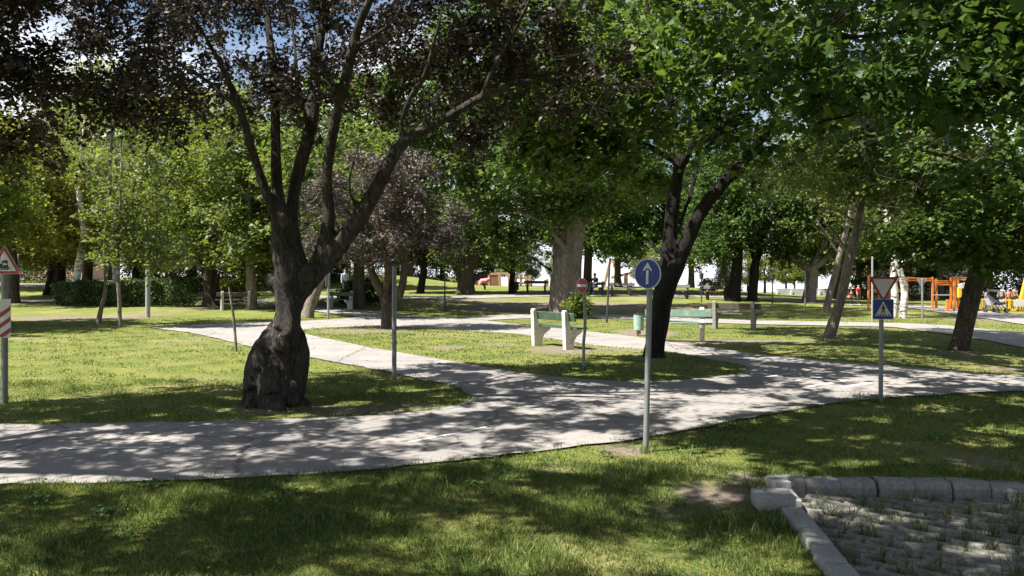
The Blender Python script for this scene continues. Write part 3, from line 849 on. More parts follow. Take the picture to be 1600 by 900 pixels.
def pxpaths(raw, Y):
    """limbs given as picture points (px, py, half width px, depth offset m)"""
    out = []
    for path in raw:
        p = []; r = []
        for q in path:
            y = Y + (q[3] if len(q) > 3 else 0.0)
            p.append(tuple(P(q[0], q[1], y))); r.append(q[2] * y / F_PX)
        out.append((np.array(p), np.array(r)))
    return out

def make_tree(name, label, cat, base, paths, ells, leafspec, bark, leafmat, seed, group=None, cull=False, sides=12, bark_amp=0.02, remesh=0.0,
              twig=(0.006, 0.035), post=None, flare=True, clump_gap=0.0, extra=False, droop=0.1):
    """base: Vector on the ground; paths: limbs in world space; ells: [(centre, radii, clumps)];
    leafspec: dict(rc, n, size, shape, ...)"""
    rg = np.random.default_rng(seed)
    root = empty(name, base, 0, label, cat, group)
    b = np.array(base)
    V, F, SK, SR = limbs_mesh(paths, 0.10 if remesh else 0.16, sides)
    if remesh:
        me = mesh_np('trunk', V - b, [F]); 
        bm = bmesh.new(); bm.from_mesh(me)
        bmesh.ops.holes_fill(bm, edges=[e for e in bm.edges if e.is_boundary], sides=0)
        bm.to_mesh(me); bm.free()
        tmp = bpy.data.objects.new('trunk_raw', me); COL.objects.link(tmp)
        md = tmp.modifiers.new('r', 'REMESH'); md.mode = 'VOXEL'; md.voxel_size = remesh
        ms = tmp.modifiers.new('s', 'SMOOTH'); ms.factor = 0.5; ms.iterations = 4
        dg = bpy.context.evaluated_depsgraph_get()
        me2 = bpy.data.meshes.new_from_object(tmp.evaluated_get(dg))
        bpy.data.objects.remove(tmp); bpy.data.meshes.remove(me)
        co = np.empty(len(me2.vertices) * 3, np.float32); me2.vertices.foreach_get('co', co); co = co.reshape(-1, 3).astype(float)
        nr = np.empty(len(me2.vertices) * 3, np.float32); me2.vertices.foreach_get('normal', nr); nr = nr.reshape(-1, 3)
        if post: co = post(co, nr, b)
        me2.vertices.foreach_set('co', co.astype(np.float32).ravel())
        me2.polygons.foreach_set('use_smooth', np.ones(len(me2.polygons), bool)); me2.update()
        me2.materials.clear(); me2.materials.append(bark)
        mobj('trunk', me2, None, root)
    else:
        Vr = roughen(V, bark_amp, 2.2, 0.5, seed * 1.7)
        mobj('trunk', mesh_np('trunk', Vr - b, [F], bark, True), None, root)
    # leaf clumps
    cent = np.concatenate([ellip_points(n, c, r, rg) for c, r, n in ells])
    if clump_gap:
        keep = np.array([mnoise.noise(Vector(c) * 0.55 + Vector((seed, 0, 0))) > -clump_gap for c in cent])
        cent = cent[keep]
    cent = cent[cent[:, 2] > 0.5 + b[2]]
    if cull: cent = cent[sun_cull(cent, rg, 0.75)]
    ok = SR < max(0.12, SR.max() * 0.6)
    if ok.sum() < 4: ok[:] = True
    bare_t = np.concatenate([ellip_points(max(1, n // 3), c, np.array(r) * 0.9, rg) for c, r, n in ells]) if extra else cent[:0]
    tv, tf = grow(SK[ok], SR[ok], np.concatenate([cent, bare_t]), rg, twig[0], twig[1], droop)
    ls = dict(leafspec); 
    lv, lf, sv, sf = clump_leaves(cent, ls.pop('rc'), ls.pop('n'), ls.pop('size'), ls.pop('shape'), rg, cull=cull, twig_r=twig[0] * 0.7, **ls)
    mobj('branches', mesh_np('branches', np.concatenate([tv, sv]) - b, [np.concatenate([tf, sf + len(tv)])], bark, True), None, root)['kind'] = 'stuff'
    crown = mobj('crown', mesh_np('crown', lv - b, lf, leafmat), None, root)
    crown['kind'] = 'stuff'
    return root

# ---- the old purple-leaved plum in the left foreground
Y1 = 9.8
plum_raw = [
    [(425, 642, 40), (427, 610, 43), (432, 575, 43), (439, 547, 39), (444, 526, 30), (449, 508, 21), (453, 488, 17.5), (453, 465, 21), (455, 440, 28), (459, 420, 29), (450, 400, 25), (443, 370, 21), (440, 335, 17)],
    [(405, 642, 19, -.1), (402, 610, 21, -.1), (406, 575, 20, -.06), (414, 547, 16, 0), (424, 528, 13, 0), (438, 510, 11, 0)],
    [(450, 642, 15, .05), (459, 605, 17, .05), (464, 570, 18, .05), (466, 547, 17, 0), (463, 526, 13), (458, 505, 9)],
    [(428, 642, 22, -.32), (430, 600, 24, -.27), (434, 560, 20, -.2), (443, 528, 13, -.1)],
    [(462, 420, 22.7), (440, 345, 16.0), (418, 305, 9.2, -.1), (401, 258, 8.0, -.2), (384, 200, 8.0, -.4), (372, 165, 7.6, -.5), (352, 115, 5.9, -.7), (322, 60, 5.0, -.9), (290, 10, 3.8, -1.1), (262, -40, 2.5, -1.3)],
    [(374, 168, 5.9, -.5), (345, 145, 5.5, -.5), (312, 118, 5.0, -.5), (275, 97, 4.2, -.4), (228, 78, 3.8, -.3), (170, 76, 2.9, -.2), (110, 92, 2.1, -.1)],
    [(443, 360, 15.1), (434, 300, 10.9, .1), (431, 240, 9.2, .2), (430, 160, 8.4, .3), (425, 90, 7.6, .5), (418, 30, 6.7, .7), (410, -60, 5.0, 1.0), (400, -200, 2.5, 1.4)],
    [(430, 150, 5.0, .3), (447, 125, 4.2, .2), (460, 95, 3.4, .0), (468, 50, 2.5, -.1)],
    [(462, 420, 20.2, .15), (456, 360, 12.6, .2), (458, 310, 10.9, .3), (470, 255, 10.9, .4), (487, 195, 10.9, .5), (492, 130, 10.1, .6), (497, 75, 9.2, .8), (510, 10, 7.6, 1.0), (525, -90, 5.0, 1.3), (530, -220, 2.5, 1.8)],
    [(488, 190, 5.9, .5), (468, 140, 5.0, .8), (462, 90, 4.2, 1.2), (455, 20, 3.4, 1.6), (450, -60, 2.5, 2)],
    [(482, 440, 13.4, -.1), (498, 400, 11.8, -.1), (514, 345, 10.9, -.15), (511, 285, 10.1, -.2), (517, 225, 9.2, -.3), (533, 150, 9.2, -.45), (550, 80, 8.8, -.6), (562, 35, 8.4, -.7), (585, -20, 6.7, -.9), (610, -130, 4.2, -1.3), (620, -240, 2.5, -1.5)],
    [(553, 75, 5.9, -.6), (585, 55, 5.0, -.8), (612, 35, 4.2, -1.0), (640, -10, 3.4, -1.4)],
    [(535, 145, 4.2, -.45), (510, 120, 3.8, -.7), (497, 70, 3.4, -1), (480, 0, 2.5, -1.4)],
    [(461, 468, 13, -.05), (488, 432, 17, -.1), (522, 392, 16.0, -.1), (553, 352, 14.3, -.1), (580, 310, 13.4, -.1), (603, 265, 11.8, -.1), (628, 225, 10.9, -.1), (665, 203, 9.2, -.1), (705, 180, 8.4, -.1), (745, 156, 7.6, -.1), (800, 132, 5.9, 0), (860, 126, 4.2, .2), (930, 150, 2.9, .3), (990, 195, 2.1, .4)],
    [(627, 226, 6.7, -.1), (629, 185, 5.5, -.2), (642, 150, 5.5, -.3), (665, 115, 5.5, -.4), (678, 65, 4.6, -.5), (690, 20, 3.8, -.6), (705, -60, 2.5, -.8)],
    [(752, 152, 5.9, -.1), (772, 105, 5.5, -.2), (795, 65, 4.6, -.3), (818, 20, 3.8, -.5), (850, -50, 2.5, -.7)],
    [(772, 105, 3.4, -.2), (776, 60, 3.4, -.1), (774, 0, 2.5, 0)],
    [(560, 335, 5.0, -.1), (546, 290, 3.8, -.3), (556, 240, 3.4, -.5), (575, 180, 2.5, -.7)],
    [(436, 448, 10.1, .05), (426, 438, 10.9, .05), (420, 430, 8.4, .05)],
    [(478, 438, 14.3, -.2), (482, 424, 11.8, -.22), (485, 412, 10.1, -.24)],
    [(412, 572, 15, -.30), (408, 556, 13, -.32), (414, 544, 8, -.3)], [(436, 548, 12, -.36), (444, 532, 10, -.32), (446, 520, 6, -.26)], [(398, 606, 14, -.28), (392, 588, 11, -.26)], [(424, 612, 15, -.44), (420, 592, 12, -.44), (424, 575, 8, -.4)], [(452, 632, 13, -.3), (458, 612, 11, -.3), (460, 596, 7, -.26)],
    [(400, 628, 10.9, -.25), (385, 640, 5.9, -.4)], [(470, 632, 10.1, -.15), (488, 644, 5.0, -.3)], [(430, 632, 11.8, -.45), (440, 646, 5.9, -.62)], [(395, 634, 10.1, .15), (372, 640, 5.0, .2)],
]
def plum_post(co, nr, b):
    out = co.copy()
    for i in range(len(co)):
        w = co[i] + b
        low = max(0.0, min(1.0, (2.4 - w[2]) / 1.4))
        q = Vector((w[0] * 7, w[1] * 7, w[2] * 2.0))
        d = mnoise.noise(q) * 0.022 + mnoise.noise(q * 2.3) * 0.010 + mnoise.noise(Vector((w[0] * 3, w[1] * 3, w[2] * 1.1))) * 0.035
        d += -0.022 * abs(mnoise.noise(Vector((w[0] * 11, w[1] * 11, w[2] * 2.2 + 5)))) * 1.6 + 0.018
        d += 0.012 * abs(mnoise.noise(Vector((w[0] * 16, w[1] * 16, w[2] * 3.5))))
        out[i] += nr[i] * d * (0.25 + 0.75 * low) - nr[i] * 0.012 * (1 - low)
    # knot hole and the cleft at the root
    for c, rr, dep in ((P(437, 441, 9.42), 0.075, 0.14), (P(437, 447, 9.42), 0.045, 0.10), (P(452, 610, 9.3), 0.14, 0.12), (P(447, 585, 9.35), 0.11, 0.08), (P(455, 530, 9.4), 0.10, 0.09), (P(456, 550, 9.35), 0.10, 0.10), (P(454, 570, 9.33), 0.10, 0.10), (P(420, 575, 9.25), 0.10, 0.05), (P(400, 605, 9.3), .08, .05)):
        d = np.linalg.norm(co + b - np.array(c), axis=1)
        wgt = np.clip(1 - d / rr, 0, 1) ** 0.5
        out += wgt[:, None] * np.array((0, dep, 0))
    return out
pb = G(433, 628)
plum_ells = [((-3.0, 10.0, 6.6), (3.9, 3.3, 2.3), 150), ((-3.2, 11.4, 5.2), (3.2, 1.4, 1.2), 64), ((-3.4, 11.6, 6.2), (1.6, 1.2, 0.9), 34), ((-0.5, 10.8, 5.5), (1.8, 1.2, 1.2), 66), ((0.9, 9.9, 4.1), (0.6, 0.7, 0.5), 9), ((0.6, 9.9, 4.7), (0.6, 0.7, 0.5), 9), ((-5.6, 9.4, 4.9), (1.5, 1.5, 1.0), 48), ((-4.6, 9.2, 3.9), (0.9, 0.9, 0.5), 16),
             ((-1.1, 10.7, 4.4), (1.3, 0.7, 0.6), 24), ((-2.3, 9.9, 3.9), (0.9, 0.9, 0.5), 12), ((-0.6, 10.5, 3.7), (0.6, 0.5, 0.45), 8), ((-1.2, 7.2, 6.6), (2.4, 1.5, 1.1), 40), ((1.8, 8.6, 6.4), (1.8, 1.8, 1.1), 40)]
make_tree('plum_tree', 'old dark purple-leaved plum with gnarled bulging trunk in the foreground lawn', 'tree', pb, pxpaths(plum_raw, Y1), plum_ells,
          dict(rc=0.44, n=270, size=0.068, shape='oval', aspect=0.62, hang=0.25), M['plum_bark'], M['plum_leaf'], 101, 'purple-leaved plum trees', True, 14, remesh=0.027, post=plum_post, twig=(0.005, 0.028), extra=True)

# ---- a second plum whose crown hangs in from the left
b2 = Vector((-8.2, 5.6, -0.03))
p2 = [(np.array([(-8.2, 5.6, -0.1), (-8.15, 5.62, 0.8), (-8.0, 5.7, 1.7), (-7.7, 6.0, 2.6), (-7.2, 6.4, 3.6), (-6.6, 7.0, 4.6), (-6.1, 7.4, 5.6)]), np.array([.3, .24, .21, .17, .12, .07, .04])),
      (np.array([(-8.0, 5.7, 1.7), (-8.6, 5.4, 2.6), (-9.3, 5.2, 3.7), (-9.8, 5.4, 5.0)]), np.array([.15, .12, .09, .04])),
      (np.array([(-7.8, 5.9, 2.3), (-7.0, 5.5, 3.4), (-6.0, 5.1, 4.7), (-4.9, 4.2, 5.9), (-4.0, 3.6, 6.6)]), np.array([.13, .11, .085, .06, .03])),
      (np.array([(-7.3, 6.3, 3.4), (-6.9, 7.2, 3.6), (-6.4, 8.2, 3.7), (-5.8, 8.9, 3.7)]), np.array([.09, .07, .05, .025]))]
e2 = [((-6.6, 7.6, 4.7), (2.0, 2.2, 1.5), 110), ((-6.2, 8.5, 3.6), (1.2, 1.2, 0.75), 50), ((-7.5, 5.5, 6.2), (2.8, 2.6, 1.6), 70), ((-4.2, 3.2, 6.9), (2.6, 1.9, 1.2), 110), ((-7.2, 3.6, 6.6), (2.0, 1.8, 1.2), 50), ((-8.6, 9.0, 4.6), (1.8, 1.8, 1.3), 40), ((-4.9, 6.3, 6.4), (1.5, 1.3, 1.0), 40), ((-1.4, 3.4, 6.8), (1.6, 1.4, .9), 46)]
make_tree('plum_tree', 'dark purple plum crown hanging into the upper left corner', 'tree', b2, p2, e2,
          dict(rc=0.42, n=220, size=0.068, shape='oval', aspect=0.62, hang=0.3), M['plum_bark'], M['plum_leaf'], 102, 'purple-leaved plum trees', True, twig=(0.005, 0.03))

# ---- the dark two-stemmed maple behind the blue arrow sign
Y2 = 15.0
maple_raw = [
    [(1022, 572, 21.7), (1022, 556, 17.8), (1026, 530, 15.5), (1031, 500, 15.5), (1035, 470, 16.3), (1040, 445, 17.0), (1043, 420, 13.9), (1046, 380, 12.4), (1051, 330, 11.3), (1056, 290, 10.5), (1062, 255, 9.3)],
    [(1034, 470, 13.9, -.1), (1052, 430, 12.4, -.15), (1069, 390, 11.6, -.2), (1085, 350, 11.3, -.25), (1110, 310, 10.8, -.3), (1138, 278, 9.3, -.4), (1175, 235, 7.7, -.5), (1210, 190, 6.2, -.7), (1240, 130, 4.6, -.9), (1270, 60, 3.1, -1.2)],
    [(1062, 258, 8.5), (1056, 220, 7.0, .1), (1050, 170, 6.2, .2), (1040, 110, 5.1, .3), (1024, 60, 4.3, .5), (1010, 0, 3.1, .7), (1000, -90, 2.3, 1)],
    [(1062, 262, 8.5), (1078, 232, 7.4, -.2), (1100, 190, 7.0, -.4), (1112, 150, 6.2, -.6), (1120, 100, 5.1, -.8), (1130, 40, 3.9, -1), (1140, -60, 2.3, -1.3)],
    [(1058, 255, 5.4), (1020, 232, 5.1, .2), (985, 212, 3.9, .4), (950, 195, 3.1, .6), (910, 190, 2.3, .8)],
    [(1046, 380, 5.4, .1), (1066, 340, 4.6, .5), (1085, 280, 3.9, 1.0), (1100, 200, 3.1, 1.5)],
    [(1028, 395, 3.9, .1), (1006, 360, 2.8, .3), (990, 335, 1.9, .4), (965, 300, 1.4, .5)],
    [(1010, 566, 7.7, -.2), (998, 576, 3.9, -.3)], [(1038, 564, 8.5, -.1), (1056, 575, 3.9, -.25)], [(1022, 566, 7.7, -.4), (1024, 578, 3.9, -.55)]]
mb = G(1023, 560)
me2 = [((3.0, 13.0, 6.9), (3.9, 3.0, 2.6), 220), ((2.6, 12.4, 4.9), (2.0, 1.4, 1.1), 70), ((4.6, 12.8, 4.7), (1.7, 1.8, 1.1), 70), ((1.3, 13.0, 4.6), (1.5, 1.6, 1.0), 60), ((2.8, 15.4, 5.6), (2.8, 1.6, 1.2), 60), ((1.0, 14, 3.9), (1.1, 1.1, .5), 22), ((4.6, 14.4, 4.2), (1.4, 1.4, .7), 28), ((5.3, 14.2, 4.4), (1.3, 1.3, 1.0), 46), ((1.4, 13.2, 4.0), (1.2, 1.2, .6), 26), ((3.4, 16.6, 4.4), (2.2, 1.0, .9), 44), ((5.5, 17.4, 8.3), (2.6, 2.2, 1.5), 90), ((4.0, 20.2, 8.6), (2.2, 2.2, 1.4), 64)]
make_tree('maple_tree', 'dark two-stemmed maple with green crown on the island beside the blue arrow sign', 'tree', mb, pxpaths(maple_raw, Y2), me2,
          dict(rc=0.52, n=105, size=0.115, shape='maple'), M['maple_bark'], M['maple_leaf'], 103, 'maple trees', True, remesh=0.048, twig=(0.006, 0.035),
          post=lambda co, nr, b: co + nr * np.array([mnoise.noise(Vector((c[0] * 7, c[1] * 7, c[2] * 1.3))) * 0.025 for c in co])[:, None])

# ---- near maple, trunk out of the picture to the right, branches over the paved bay
b4 = Vector((9.6, 7.2, -0.03))
p4 = [(np.array([(9.6, 7.2, -0.1), (9.55, 7.2, 1.0), (9.4, 7.25, 2.2), (9.1, 7.3, 3.4), (8.9, 7.4, 5.0), (8.8, 7.4, 7.0)]), np.array([.34, .27, .24, .2, .15, .07])),
      (np.array([(9.3, 7.2, 3.0), (8.2, 7.3, 3.5), (7.0, 7.5, 3.85), (6.0, 7.6, 3.75), (5.0, 7.7, 3.55), (4.0, 7.8, 3.35), (3.2, 7.9, 3.2)]), np.array([.12, .095, .075, .055, .04, .025, .012])),
      (np.array([(9.1, 7.3, 3.6), (7.8, 6.9, 4.5), (6.2, 6.5, 5.3), (4.4, 6.1, 6.0), (2.6, 5.7, 6.5), (1.2, 5.5, 6.8)]), np.array([.13, .11, .09, .07, .045, .02])),
      (np.array([(7.0, 7.5, 3.85), (6.0, 8.3, 4.3), (5.0, 9.0, 4.5), (3.9, 9.4, 4.5)]), np.array([.05, .04, .03, .015])),
      (np.array([(9.0, 7.4, 4.4), (8.0, 8.4, 5.2), (6.8, 9.2, 6.0), (5.4, 9.8, 6.6)]), np.array([.1, .08, .06, .03]))]
e4 = [((-0.4, 2.9, 7.2), (2.2, 1.5, 0.8), 80), ((4.3, 7.7, 3.9), (1.7, 1.1, 0.55), 62), ((6.4, 7.8, 4.3), (1.7, 1.4, 0.75), 64), ((5.0, 9.1, 4.8), (1.8, 1.0, 0.6), 50), ((2.4, 4.6, 6.9), (2.8, 2.2, 0.9), 110), ((6.5, 6.3, 6.2), (2.6, 1.8, 1.0), 60), ((6.4, 9.4, 6.4), (2.6, 1.8, 1.1), 60), ((-0.4, 5.5, 6.9), (1.8, 1.5, .9), 80), ((1.5, 6.9, 6.9), (2.3, 1.5, .8), 90), ((3.2, 8.6, 5.6), (1.6, 1.4, 0.7), 36)]
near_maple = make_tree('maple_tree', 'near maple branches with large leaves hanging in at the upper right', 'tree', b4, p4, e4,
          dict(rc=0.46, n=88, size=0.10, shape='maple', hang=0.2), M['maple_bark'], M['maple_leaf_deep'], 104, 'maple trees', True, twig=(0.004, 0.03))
# its nearest sunlit sprays: leaves large enough to tell apart
rg = np.random.default_rng(55)
T_, FF_ = LEAF['maple']
leaf_me = mesh_np('leaf', T_, FF_, M['maple_leaf'])
for (px, py, Y, n, s) in [(1515, 45, 6.2, 46, .17), (1550, 90, 6.5, 30, .14), (1480, 30, 6.3, 26, .14), (1215, 40, 6.6, 30, .12), (1195, 80, 6.8, 16, .1), (1570, 15, 6.0, 18, .1)]:
    c = P(px, py, Y)
    for k in range(n):
        o = bpy.data.objects.new('leaf', leaf_me)
        q = Vector((rg.normal() * s * 1.5, rg.normal() * s, rg.normal() * s * 0.8))
        o.location = c + q - b4
        o.rotation_euler = (rg.normal() * 0.5, rg.normal() * 0.5 + 0.2, rg.random() * 6.28)
        sc_ = 0.085 * math.exp(rg.normal() * 0.28); o.scale = (sc_, sc_, sc_)
        link(o, near_maple)

# ---- the thick-trunked tree in the middle
Y3 = 32.0
p3 = [[(884, 500, 31.8), (884, 488, 28.1), (883, 465, 25.2), (884, 440, 24.4), (886, 415, 22.9), (890, 390, 20.7), (896, 365, 17.8), (902, 335, 14.8), (905, 300, 13.3), (902, 250, 11.1), (893, 190, 9.6), (880, 120, 8.1), (870, 40, 6.7), (860, -60, 4.4)],
      [(903, 330, 9.6, .3), (915, 280, 8.1, .5), (932, 220, 7.4, .8), (950, 150, 5.9, 1), (965, 60, 4.4, 1.3), (975, -40, 3.0, 1.6)],
      [(900, 270, 6.7, -.4), (870, 225, 6.3, -.8), (842, 190, 5.9, -1.2), (828, 130, 5.5, -1.5), (820, 60, 4.8, -1.8), (812, -30, 3.7, -2.2)],
      [(880, 440, 4.4, .5), (868, 400, 4.1, .8), (873, 350, 4.4, 1), (880, 300, 3.7, 1.2)], [(890, 400, 4.4, -.3), (850, 350, 3.0, -1), (810, 330, 2.2, -1.6)]]
e3 = [((-2.8, 33.5, 8.8), (3.4, 4.0, 2.4), 120), ((2.6, 32, 11.2), (6.0, 5.5, 5.6), 280), ((0.6, 31, 5.6), (2.6, 2.4, 1.6), 60), ((-0.6, 31.5, 7.6), (3.0, 2.4, 2.2), 60), ((4.0, 31.4, 5.8), (2.4, 2.2, 1.4), 40), ((2.0, 30.6, 4.7), (0.9, 0.7, .9), 16)]
make_tree('broadleaf_tree', 'massive tree with very thick grey trunk standing behind the green-backed bench', 'tree', G(884, 490), pxpaths(p3, Y3), e3,
          dict(rc=0.95, n=130, size=0.15, shape='oval', aspect=0.9), M['grey_bark'], M['maple_leaf'], 105, None, False, 16, 0.08, twig=(0.012, 0.06), clump_gap=0.35)

# ---- the small multi-stemmed purple plum behind the first
Y4 = float(G(607, 514).y)
p4_ = [[(608, 518, 14), (607, 505, 11.5), (606, 485, 11), (604, 470, 9), (592, 450, 7, -.1), (581, 425, 6, -.2), (573, 400, 5, -.3), (566, 370, 3, -.4)],
       [(607, 480, 8), (611, 450, 6, .3), (613, 420, 5, .4), (614, 380, 4, .5), (612, 330, 2.5, .6)],
       [(608, 490, 8), (622, 468, 6.5, -.1), (630, 440, 6, -.1), (632, 400, 5, -.2), (640, 360, 4, -.3), (652, 310, 2.5, -.5)],
       [(600, 460, 6), (606, 430, 5, -.4), (600, 390, 4, -.6), (590, 340, 2.5, -.8)]]
e4_ = [((-4.3, Y4, 4.3), (1.6, 1.5, 1.0), 56), ((-2.7, Y4 - .3, 3.3), (1.3, 1.2, 0.7), 40), ((-5.6, Y4, 3.3), (1.1, 1.2, 1.2), 38), ((-4.2, Y4 - .8, 2.6), (1.3, .9, .5), 20), ((-3.3, Y4 + .4, 4.9), (1.1, 1.1, .5), 22), ((-2.0, Y4, 2.7), (.7, .8, .4), 14)]
make_tree('plum_tree', 'small multi-stemmed plum with greyish purple crown behind the foreground plum', 'tree', G(607, 514), pxpaths(p4_, Y4), e4_,
          dict(rc=0.46, n=115, size=0.08, shape='oval', aspect=0.7), M['brown_bark'], M['plum_leaf_far'], 106, 'purple-leaved plum trees', False, 10, 0.02, twig=(0.006, 0.03))

# ---- right-hand maple beyond the road
Y5 = float(G(1500, 546).y)
p5 = [[(1496, 556, 19.4), (1499, 543, 15.0), (1506, 515, 13.6), (1514, 480, 13.2), (1523, 445, 13.2), (1534, 410, 12.3), (1545, 375, 11.4), (1553, 330, 9.7), (1560, 280, 8.4), (1566, 210, 7.0), (1572, 130, 5.3), (1580, 40, 3.5)],
      [(1536, 405, 7.9), (1562, 380, 6.6, -.3), (1590, 362, 5.3, -.6), (1630, 340, 3.5, -.9)], [(1548, 365, 7.0), (1525, 320, 5.3, .3), (1500, 280, 4.4, .6), (1470, 250, 3.1, .9)],
      [(1556, 310, 5.3), (1530, 270, 4.0, -.6), (1490, 245, 3.0, -1), (1440, 235, 1.9, -1.3)], [(1562, 250, 5.3), (1600, 210, 4.4, .3), (1650, 150, 3.5, .5)],
      [(1488, 552, 7.9, -.2), (1474, 558, 3.5, -.3)], [(1512, 552, 7.9, -.1), (1530, 560, 3.5, -.2)]]
e5 = [((10.6, Y5, 5.9), (3.6, 3.2, 2.2), 150), ((9.4, Y5 - .6, 3.4), (1.9, 1.4, 0.8), 62), ((9.0, Y5 - .4, 2.45), (0.9, 0.8, 0.5), 26), ((11.4, Y5 - .6, 2.9), (1.4, 1.2, 0.7), 34), ((8.4, Y5, 4.6), (1.6, 1.6, .9), 44), ((10.2, Y5 - .5, 2.2), (.7, .6, .35), 12)]
make_tree('maple_tree', 'dark-trunked maple with sunlit leaf sprays at the right beyond the road', 'tree', G(1500, 546), pxpaths(p5, Y5), e5,
          dict(rc=0.55, n=95, size=0.125, shape='oval', aspect=0.9), M['brown_bark'], M['maple_leaf'], 107, 'maple trees', True, 12, 0.03, twig=(0.006, 0.035))

# ---- leaning rough-barked tree, right of centre
Y6 = float(G(1298, 526).y)
p6 = [[(1293, 534, 11.0), (1299, 518, 8.4), (1307, 490, 8.1), (1315, 460, 7.7), (1322, 430, 7.4), (1330, 395, 7.1), (1338, 360, 6.1), (1346, 325, 5.2), (1352, 295, 4.2), (1358, 250, 3.2), (1366, 190, 2.3), (1372, 120, 1.3)],
      [(1338, 362, 2.5), (1365, 352, 2.0, -.2), (1400, 330, 1.6, -.4), (1450, 322, 1.0, -.6)], [(1338, 350, 2.5), (1310, 330, 2.0, .2), (1280, 325, 1.3, .4)], [(1330, 400, 2.5, .2), (1300, 360, 2.0, .6), (1285, 345, 1.3, .8)],
      [(1350, 305, 2.3), (1390, 305, 1.6, .3), (1430, 303, 0.9, .4)]]
e6 = [((9.3, Y6, 5.8), (1.5, 1.5, 1.9), 60), ((8.4, Y6, 4.6), (1.2, 1.1, 0.8), 40), ((10.1, Y6 - .3, 4.4), (1.2, 1.0, .7), 26), ((8.9, Y6 - .5, 3.9), (.7, .6, .35), 14)]
make_tree('leaning_tree', 'rough-barked leaning tree left of the crossing sign', 'tree', G(1298, 526), pxpaths(p6, Y6), e6,
          dict(rc=0.5, n=110, size=0.095, shape='oval', aspect=0.5, hang=0.5), M['grey_bark'], M['mid_leaf'], 108, None, False, 12, 0.04, twig=(0.006, 0.03), droop=-0.1)

# ---- birches
def birch(name_label, px, py, raw, seed, ells, leafmat='lime_leaf', group='birch trees', rc=0.55, n=70, bark='birch_bark'):
    Y = float(G(px, py).y)
    make_tree('birch_tree', name_label, 'tree', G(px, py), pxpaths(raw, Y), [((c[0] * Y, Y, c[1]), r, k) for c, r, k in ells],
              dict(rc=rc, n=n, size=0.10, shape='oval', aspect=0.75, hang=0.6), M[bark], M[leafmat], seed, group, False, 10, 0.02, twig=(0.006, 0.03), droop=-0.15)
birch('white-barked birch standing just behind the give-way sign', 1411, 497,
      [[(1411, 500, 5.9), (1412, 480, 5.2), (1413, 455, 4.9), (1408, 430, 4.5), (1399, 400, 4.2), (1391, 370, 3.9), (1384, 335, 3.4), (1380, 290, 2.8), (1384, 230, 2.0), (1390, 150, 1.4)],
       [(1404, 415, 2.8), (1425, 400, 2.5), (1436, 385, 2.0), (1440, 350, 1.6), (1455, 300, 1.1)], [(1384, 340, 2.0), (1360, 310, 1.6), (1345, 280, 1.1)]],
      109, [((0.49, 6.6), (2.2, 2.0, 2.4), 60), ((0.55, 4.4), (1.6, 1.4, .9), 26)])
birch('dark-flecked birch with split bark left of the white birch', 1396, 496,
      [[(1394, 500, 7.0), (1397, 480, 5.9), (1398, 455, 5.6), (1396, 430, 4.9), (1398, 395, 3.9), (1392, 350, 3.1), (1400, 290, 2.5), (1404, 200, 1.4)]], 110, [((0.50, 7.5), (1.8, 1.8, 2.0), 36)])
birch('slim grey tree close behind the leaning tree', 1291, 486,
      [[(1290, 489, 6.2), (1295, 465, 5.2), (1303, 435, 4.9), (1310, 405, 4.5), (1318, 375, 3.9), (1328, 335, 3.1), (1340, 280, 2.4), (1350, 200, 1.4)], [(1312, 400, 2.0), (1290, 365, 1.7), (1275, 345, 1.2)]],
      111, [((0.42, 8.0), (2.6, 2.2, 2.6), 60), ((0.36, 6.0), (1.8, 1.8, 1.2), 30)], bark='grey_bark')
birch('curved white birch rising behind the clipped hedge', 118, 474,
      [[(114, 476, 6.5), (117, 450, 6), (121, 425, 5.8), (127, 395, 5.4), (131, 365, 5), (128, 335, 4.5), (124, 300, 4), (128, 240, 3), (135, 160, 2)]], 112, [((-0.56, 9.5), (3.0, 2.6, 3.2), 70)], rc=0.8)
birch('slender birch right of the curved birch behind the hedge', 182, 472,
      [[(181, 474, 4.5), (180, 440, 4.2), (181, 410, 4), (179, 370, 3.6), (176, 320, 3), (180, 240, 2)]], 113, [((-0.52, 8.0), (2.0, 2.0, 2.6), 46)], rc=0.8)

# ---- mid-distance trees with limbs of their own
def mid_tree(name, label, px, py, raw, ells, bark, leafmat, seed, group=None, leaf=0.15, rc=0.9, n=120, gap=0.3, aspect=0.85):
    Y = float(G(px, py).y)
    E = [((( c[0] - 800) / F_PX * (Y + dy), Y + dy, CAM_H - (c[1] - HORIZON) / F_PX * (Y + dy)), r, k) for c, dy, r, k in ells]
    return make_tree(name, label, 'tree', G(px, py), pxpaths(raw, Y), E, dict(rc=rc, n=n, size=leaf, shape='oval', aspect=aspect), M[bark], M[leafmat], seed, group, False, 10, 0.05, twig=(0.012, 0.05), clump_gap=gap)
mid_tree('spreading_tree', 'low-branching spreading tree with bright green crown left of the thick trunk', 728, 459,
         [[(728, 464, 20), (728, 450, 14), (728, 430, 13), (730, 405, 12), (732, 375, 8), (728, 330, 6), (735, 270, 4)], [(727, 440, 8), (716, 415, 5), (709, 395, 4), (703, 365, 3)],
          [(731, 420, 8), (746, 395, 6), (760, 375, 4.5), (785, 350, 3)], [(732, 440, 6), (752, 430, 4.5), (766, 424, 2.5)], [(729, 425, 7), (720, 395, 5), (716, 350, 4)], [(731, 410, 7), (742, 370, 5), (750, 320, 3.5)], [(722, 445, 5), (712, 420, 3.5), (700, 400, 2)]],
         [((775, 330), 0, (3.4, 3.0, 3.2), 90), ((730, 330), 1, (2.6, 2.6, 3.0), 50), ((812, 380), -1, (1.8, 1.6, 1.5), 26), ((770, 240), 0, (3.2, 3, 2.6), 56), ((705, 390), -1, (1.2, 1.2, .9), 14)], 'brown_bark', 'maple_leaf', 121)
